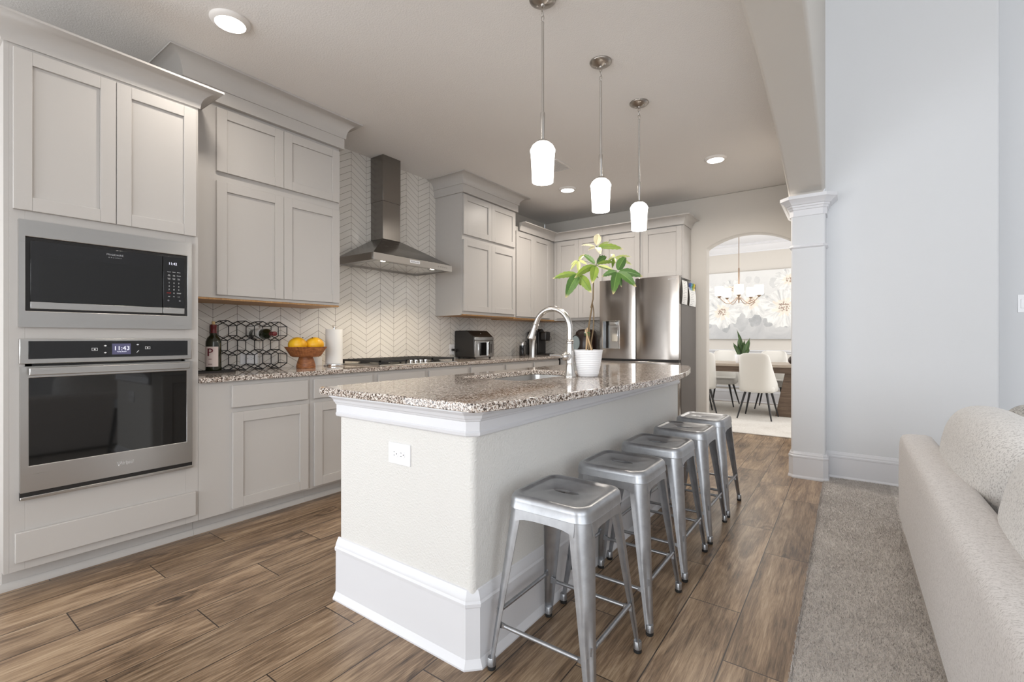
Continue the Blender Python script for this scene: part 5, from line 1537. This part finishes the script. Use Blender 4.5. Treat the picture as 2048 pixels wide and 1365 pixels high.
def puff(name, c, hx, hy, hz, mat, lab, cat, group=None, lean=0.0, rz=0.0, roll=0.0, exp=3.2, wrink=0.0):
    """plump cushion: superellipsoid with a soft rim; hx thickness, hy width, hz height"""
    mb = MB(); seg, rings = 40, 22; R_ = []
    def sp(v, e): return math.copysign(abs(v) ** e, v)
    for i in range(rings + 1):
        a = -pi / 2 + pi * i / rings; a = max(-pi / 2 + 0.02, min(pi / 2 - 0.02, a)); row = []
        for j in range(seg):
            t_ = 2 * pi * j / seg
            # axis of the rings is the thickness (x)
            q = sp(cos(a), 0.62)
            y = hy * q * sp(cos(t_), 2 / exp); z = hz * q * sp(sin(t_), 2 / exp); x = hx * sp(sin(a), 1.0)
            x += wrink * sin(9 * y / hy + 4 * z / hz) * (abs(y / hy) ** 2)
            p = Vector((x, y, z))
            p.rotate(Matrix.Rotation(roll, 3, 'X')); p.rotate(Matrix.Rotation(lean, 3, 'Y')); p.rotate(Matrix.Rotation(rz, 3, 'Z'))
            row.append((c[0] + p.x, c[1] + p.y, c[2] + p.z))
        R_.append(row)
    mb.loft(R_)
    o = mb.build(name, mat, smooth=True, angle=85)
    tag(o, lab, cat, group)
    return o


puff('back_cushion', (0.515, 2.815, 0.625), 0.150, 0.540, 0.205, 'cushion', 'plump flecked back cushion at the far end of the sofa', 'cushion', 'sofa back cushions', 0.16, wrink=0.008)
puff('back_cushion', (0.535, 1.690, 0.625), 0.170, 0.570, 0.215, 'cushion', 'plump flecked back cushion at the near end of the sofa, cut by the frame', 'cushion', 'sofa back cushions', 0.16, wrink=0.008)
puff('throw_pillow', (0.715, 3.20, 0.635), 0.075, 0.20, 0.20, 'throw', 'grey patterned throw pillow behind the sofa back cushions', 'pillow', None, 0.35, 0.5)
# light switch on the set-back wall
SWt = thing('light_switch', 'white rocker light switch on the wall at the right edge', 'light switch', (1.09, 5.0, 1.40))
MB().box(1.022, 4.994, 1.331, 1.150, 5.0, 1.463).build('cover_plate', 'white_plastic', SWt, bevel=0.002)
for x in (1.038, 1.090): MB().box(x, 4.990, 1.362, x + 0.036, 4.994, 1.430).build('rocker', 'white_plastic', SWt, bevel=0.0015)

# ================================================================== dining room
rg = MB().box(-2.95, 6.150, 0.0, 0.55, 9.0, 0.012)
tag(rg.build('area_rug', 'rug', bevel=0.004), 'cream woven area rug under the dining table', 'rug')

DT = thing('dining_table', 'pale-topped dining table on slanted dark plank legs', 'table', (-1.4, 7.95, 0))
MB().box(-2.85, 7.52, 0.725, -0.25, 8.36, 0.765).build('tabletop', 'table_top', DT, bevel=0.003)
MB().box(-2.70, 7.60, 0.640, -0.40, 7.64, 0.7245).box(-2.70, 8.24, 0.640, -0.40, 8.28, 0.7245).build('apron', 'table_wood', DT, bevel=0.003)
for s, xc in ((1, -0.60), (-1, -2.45)):
    mb = MB(); R_ = []
    for z, o_ in ((0.014, -0.12), (0.639, 0.0)):
        xL = xc + s * o_
        R_.append([(xL - 0.13, 7.70, z), (xL + 0.13 , 7.70, z), (xL + 0.13, 8.18, z), (xL - 0.13, 8.18, z)])
    mb.loft(R_); mb.build('leg', 'table_wood', DT, bevel=0.004)


def make_chair():
    r = thing('dining_chair', '', 'chair')
    mb = MB(); rings = []                      # shell: back wrapping into the seat; chair faces +y, back at -y
    n = 16
    def backrow(z, w_, wrap, y, th):
        row_o = []; row_i = []
        for i in range(n + 1):
            u = -1 + 2 * i / n
            x = w_ * sin(u * pi / 2 * 0.98)
            yy = y + wrap * (1 - cos(u * pi / 2)) ** 1.4
            row_o.append((x, yy, z)); row_i.append((x * 0.90, yy + th * (1 - 0.3 * abs(u)), z))
        return row_o + row_i[::-1]
    for z, w_, wrap, y, th in ((0.385, 0.165, 0.16, -0.205, 0.05), (0.400, 0.215, 0.22, -0.222, 0.06), (0.43, 0.240, 0.26, -0.230, 0.07), (0.50, 0.243, 0.27, -0.236, 0.07), (0.60, 0.228, 0.20, -0.246, 0.065), (0.72, 0.212, 0.12, -0.260, 0.06),
                               (0.82, 0.200, 0.075, -0.272, 0.055), (0.885, 0.188, 0.05, -0.280, 0.05), (0.915, 0.170, 0.04, -0.281, 0.045), (0.930, 0.135, 0.02, -0.278, 0.035), (0.934, 0.10, 0.012, -0.274, 0.025)):
        rings.append(backrow(z, w_, wrap, y, th))
    mb.loft(rings)
    mb.build('backrest', 'chairfab', r, smooth=True, angle=70)
    mb = MB()
    st_ = rrect(0.225, 0.215, 0.09, 6, 0, 0.045)
    mb.loft([[(x * 0.92, y * 0.92, 0.385) for x, y in st_], [(x, y, 0.400) for x, y in st_], [(x, y, 0.455) for x, y in st_], [(x * 0.97, y * 0.97, 0.475) for x, y in st_], [(x * 0.7, y * 0.7, 0.482) for x, y in st_]])
    mb.build('seat', 'chairfab', r, smooth=True, angle=70)
    for sx in (-1, 1):
        for y0, y1 in ((-0.13, -0.255), (0.17, 0.235)):
            MB().tube([(sx * 0.135, y0, 0.386), (sx * 0.215, y1, 0.0165)], [0.017, 0.0095], 12).build('leg', 'dark_leg', r, smooth=True)
    return r


ch0 = make_chair()
for i, (x, y, rz, lb) in enumerate(((-1.035, 7.43, -0.06, 'cream upholstered dining chair with its back to the camera, in the middle of the arch'),
                                    (-1.840, 7.46, 0.35, 'cream upholstered dining chair half hidden by the left side of the arch'),
                                    (-1.720, 8.50, pi, 'cream upholstered dining chair on the far side of the table, behind the plant'),
                                    (-0.985, 8.50, pi, 'cream upholstered dining chair on the far side of the table, below the painting at right'))):
    c = ch0 if i == 0 else copy_tree(ch0)
    c.location = (x, y, 0); c.rotation_euler = (0, 0, rz); c['label'] = lb; c['group'] = 'dining chairs'

SP = (-1.295, 7.76, 0.765)
SN = thing('snake_plant', 'small snake plant in a white fluted pot on the dining table', 'plant', SP)
MB().lathe([(0.075, 0.0), (0.085, 0.004), (0.100, 0.110), (0.100, 0.130), (0.092, 0.130), (0.090, 0.118), (0.02, 0.116)], SP, 72, wob=lambda a, h: 1 + 0.015 * cos(a * 18)).build('pot', 'ceramic', SN, smooth=True, angle=60)
for dx, dy, L_, ang, lean, wd_ in ((-0.03, 0, 0.30, 0.3, -0.05, 0.050), (0.015, -0.02, 0.20, 1.0, -0.32, 0.040), (0.02, 0.02, 0.40, -0.5, -0.25, 0.040), (0.045, 0, 0.27, 0.4, 0.22, 0.060), (0.02, -0.03, 0.16, 0.8, 0.10, 0.045),
                                   (-0.04, -0.02, 0.20, 0.0, -0.42, 0.045), (0.05, -0.03, 0.12, 0.0, 0.42, 0.050), (0.0, 0.03, 0.24, 0.2, 0.12, 0.045)):
    mb = MB(); mb.uv = []; rings = []
    for i in range(11):
        f = i / 10; w_ = wd_ * 0.5 * (0.75 + 0.5 * sin(pi * min(1, f * 1.05))) * (1 if f < 0.7 else max(0.03, (1 - f) / 0.3))
        c_ = Vector((SP[0] + dx + lean * L_ * f * (0.5 + 0.5 * f), SP[1] + dy, SP[2] + 0.112 + L_ * f))
        sd2 = Vector((cos(ang + f * 0.5), sin(ang + f * 0.5), 0)); nr = Vector((-sd2.y, sd2.x, 0))
        rings.append([c_ - sd2 * w_, c_ + nr * w_ * 0.3, c_ + sd2 * w_, c_ + nr * (w_ * 0.3 + 0.004)])
        mb.uv += [(0, f), (0.5, f), (1, f), (0.5, f)]
    mb.loft(rings); mb.build('leaf', 'snake', SN, smooth=True, angle=60)
ob = MB().sphere((-0.63, 7.72, 0.765 + 0.062), 0.062, seg=24, rings=16)
tag(ob.build('decorative_ball', M('dark_bronze_ball', S(58, 48, 44), 0.3, 0.6), smooth=True), 'dark bronze decorative ball on the dining table, by the pilaster', 'ornament')

# chandelier
CX, CY = -1.33, 7.70
CH = thing('chandelier', 'bronze chandelier with five white glass shades over the dining table', 'chandelier', (CX, CY, 2.82))
MB().lathe([(0.06, 0.0), (0.06, -0.012), (0.02, -0.03), (0.008, -0.034), (0.0055, -0.036), (0.0055, -0.62), (0.011, -0.622), (0.013, -0.64), (0.013, -0.90), (0.022, -0.905), (0.022, -1.03), (0.03, -1.06), (0.022, -1.09), (0.009, -1.11), (0.012, -1.13), (0.004, -1.15)], (CX, CY, 2.82), 22).build('stem', 'bronze', CH, smooth=True, angle=50)
for k in range(5):
    a = 2 * pi * k / 5 + math.atan2(-7.7, 1.33)
    ca, sa = cos(a), sin(a)
    pts = []
    for i in range(13):
        f = i / 12
        rad = 0.02 + 0.26 * f; z = 1.765 - 0.10 * sin(pi * min(1, f * 1.0)) - 0.005 * f
        pts.append((CX + ca * rad, CY + sa * rad, z))
    am = MB().tube(pts, 0.006, 8).lathe([(0.008, -0.01), (0.028, 0.012), (0.034, 0.020)], (CX + ca * 0.28, CY + sa * 0.28, 1.755), 18)
    am = am.build('arm', 'bronze', CH, smooth=True, angle=50)
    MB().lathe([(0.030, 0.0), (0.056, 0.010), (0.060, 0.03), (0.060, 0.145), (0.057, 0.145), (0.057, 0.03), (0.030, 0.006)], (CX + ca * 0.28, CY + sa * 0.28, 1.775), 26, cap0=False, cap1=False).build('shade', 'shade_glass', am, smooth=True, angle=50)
d = bpy.data.lights.new('chandelier_bulbs', 'POINT'); d.energy = 9; d.color = (1.0, 0.93, 0.83); d.shadow_soft_size = 0.25
o = bpy.data.objects.new('chandelier_bulbs', d); COL.objects.link(o); o.location = (CX, CY, 2.05)


# painting: soft generic blossoms in white, grey and peach
def mk_painting():
    t = NT('floral_canvas')
    x, y, z = t.sep(t.pos())
    p = t.comb(x, 0.0, z)
    n = t.noise(p, 3.0, 4.0, 0.65, 0.8)
    wash = t.ramp(t.math('ADD', t.math('MULTIPLY', n, 0.5), t.math('MULTIPLY', t.math('SUBTRACT', z, 1.12), 0.5)), [(0.2, S(182, 183, 185)), (0.45, S(206, 206, 206)), (0.8, S(222, 222, 221))])
    col = wash
    nd = t.noise(p, 7.0, 3.0, 0.6, 0.0)
    # grey leaves
    for lx, lz, lr, sh in ((-1.55, 1.44, 0.16, 0.35), (-1.32, 1.45, 0.12, 0.7), (-1.80, 1.33, 0.08, 0.6), (-1.12, 1.45, 0.10, 0.55), (-0.86, 1.40, 0.08, 0.6), (-2.10, 1.42, 0.10, 0.5), (-0.62, 1.46, 0.11, 0.5),
                           (-1.30, 2.16, 0.06, 0.25), (-1.42, 2.18, 0.06, 0.22), (-1.72, 2.12, 0.09, 0.25), (-1.02, 2.10, 0.08, 0.25)):
        dx = t.math('SUBTRACT', x, lx); dz = t.math('SUBTRACT', z, lz)
        r = t.math('SQRT', t.math('ADD', t.math('MULTIPLY', dx, t.math('MULTIPLY', dx, 1.5)), t.math('MULTIPLY', dz, dz)))
        r = t.math('ADD', r, t.math('MULTIPLY', t.math('SUBTRACT', nd, 0.5), 0.14))
        m = t.math('MULTIPLY', t.math('LESS_THAN', r, lr), sh)
        col = t.mix(m, col, t.mix(nd, S(96, 100, 106), S(206, 208, 210)))
    for cx, cz, rad, pet in ((-1.86, 1.62, 0.33, 7.0), (-0.88, 1.68, 0.40, 8.0), (-1.38, 1.78, 0.30, 6.0), (-0.80, 2.14, 0.24, 7.0), (-1.72, 2.02, 0.20, 6.0), (-2.2, 1.98, 0.22, 6.0), (-0.4, 1.6, 0.3, 7.0)):
        dx = t.math('SUBTRACT', x, cx); dz = t.math('SUBTRACT', z, cz)
        r = t.math('SQRT', t.math('ADD', t.math('MULTIPLY', dx, dx), t.math('MULTIPLY', t.math('MULTIPLY', dz, dz), 1.25)))
        th = t.math('ARCTAN2', dz, dx)
        ct, st2 = t.math('COSINE', th), t.math('SINE', th)
        ang = t.noise(t.comb(t.math('ADD', t.math('MULTIPLY', ct, 1.5), cx), t.math('MULTIPLY', st2, 1.5), cz), 1.0, 2.0, 0.5)
        edge = t.math('ADD', rad * 0.45, t.math('MULTIPLY', ang, rad * 0.95))
        edge = t.math('ADD', edge, t.math('MULTIPLY', t.math('SUBTRACT', nd, 0.5), rad * 0.35))
        q = t.math('DIVIDE', r, edge)
        inside = t.math('LESS_THAN', q, 1.0)
        ray = t.math('SINE', t.math('ADD', t.math('MULTIPLY', th, pet), t.math('MULTIPLY', nd, 16.0)))
        pol = t.noise(t.comb(t.math('ADD', t.math('MULTIPLY', ct, pet * 0.55), cx), t.math('MULTIPLY', st2, pet * 0.55), t.math('MULTIPLY', q, 1.6)), 1.0, 3.0, 0.6, 0.5)
        shade = t.math('MULTIPLY', t.math('SUBTRACT', pol, 0.5), 1.3)
        pc = t.ramp(t.math('ADD', 0.62, shade), [(0.30, S(180, 182, 184)), (0.5, S(212, 212, 211)), (0.75, S(234, 234, 232))])
        heart = t.math('LESS_THAN', t.math('ADD', q, t.math('MULTIPLY', ray, 0.08)), 0.42)
        pc = t.mix(t.math('MULTIPLY', heart, 0.40), pc, S(244, 222, 196))
        sp = t.noise(p, 34.0, 2.0, 0.6)
        core = t.math('MULTIPLY', t.math('LESS_THAN', q, 0.24), t.math('GREATER_THAN', sp, 0.50))
        pc = t.mix(t.math('MULTIPLY', core, 0.85), pc, t.mix(nd, S(70, 74, 82), S(196, 160, 130)))
        col = t.mix(inside, col, pc)
    t.set(col=col, rough=0.8)
    t.bump(t.noise(p, 60.0, 3.0, 0.6), 0.3, 0.003)
    return t.m


PA = MB().box(-2.55, 9.150, 1.126, -0.20, 9.199, 2.325)
tag(PA.build('painting', mk_painting(), bevel=0.002), 'large unframed floral canvas in white, grey and peach on the dining room wall', 'painting')
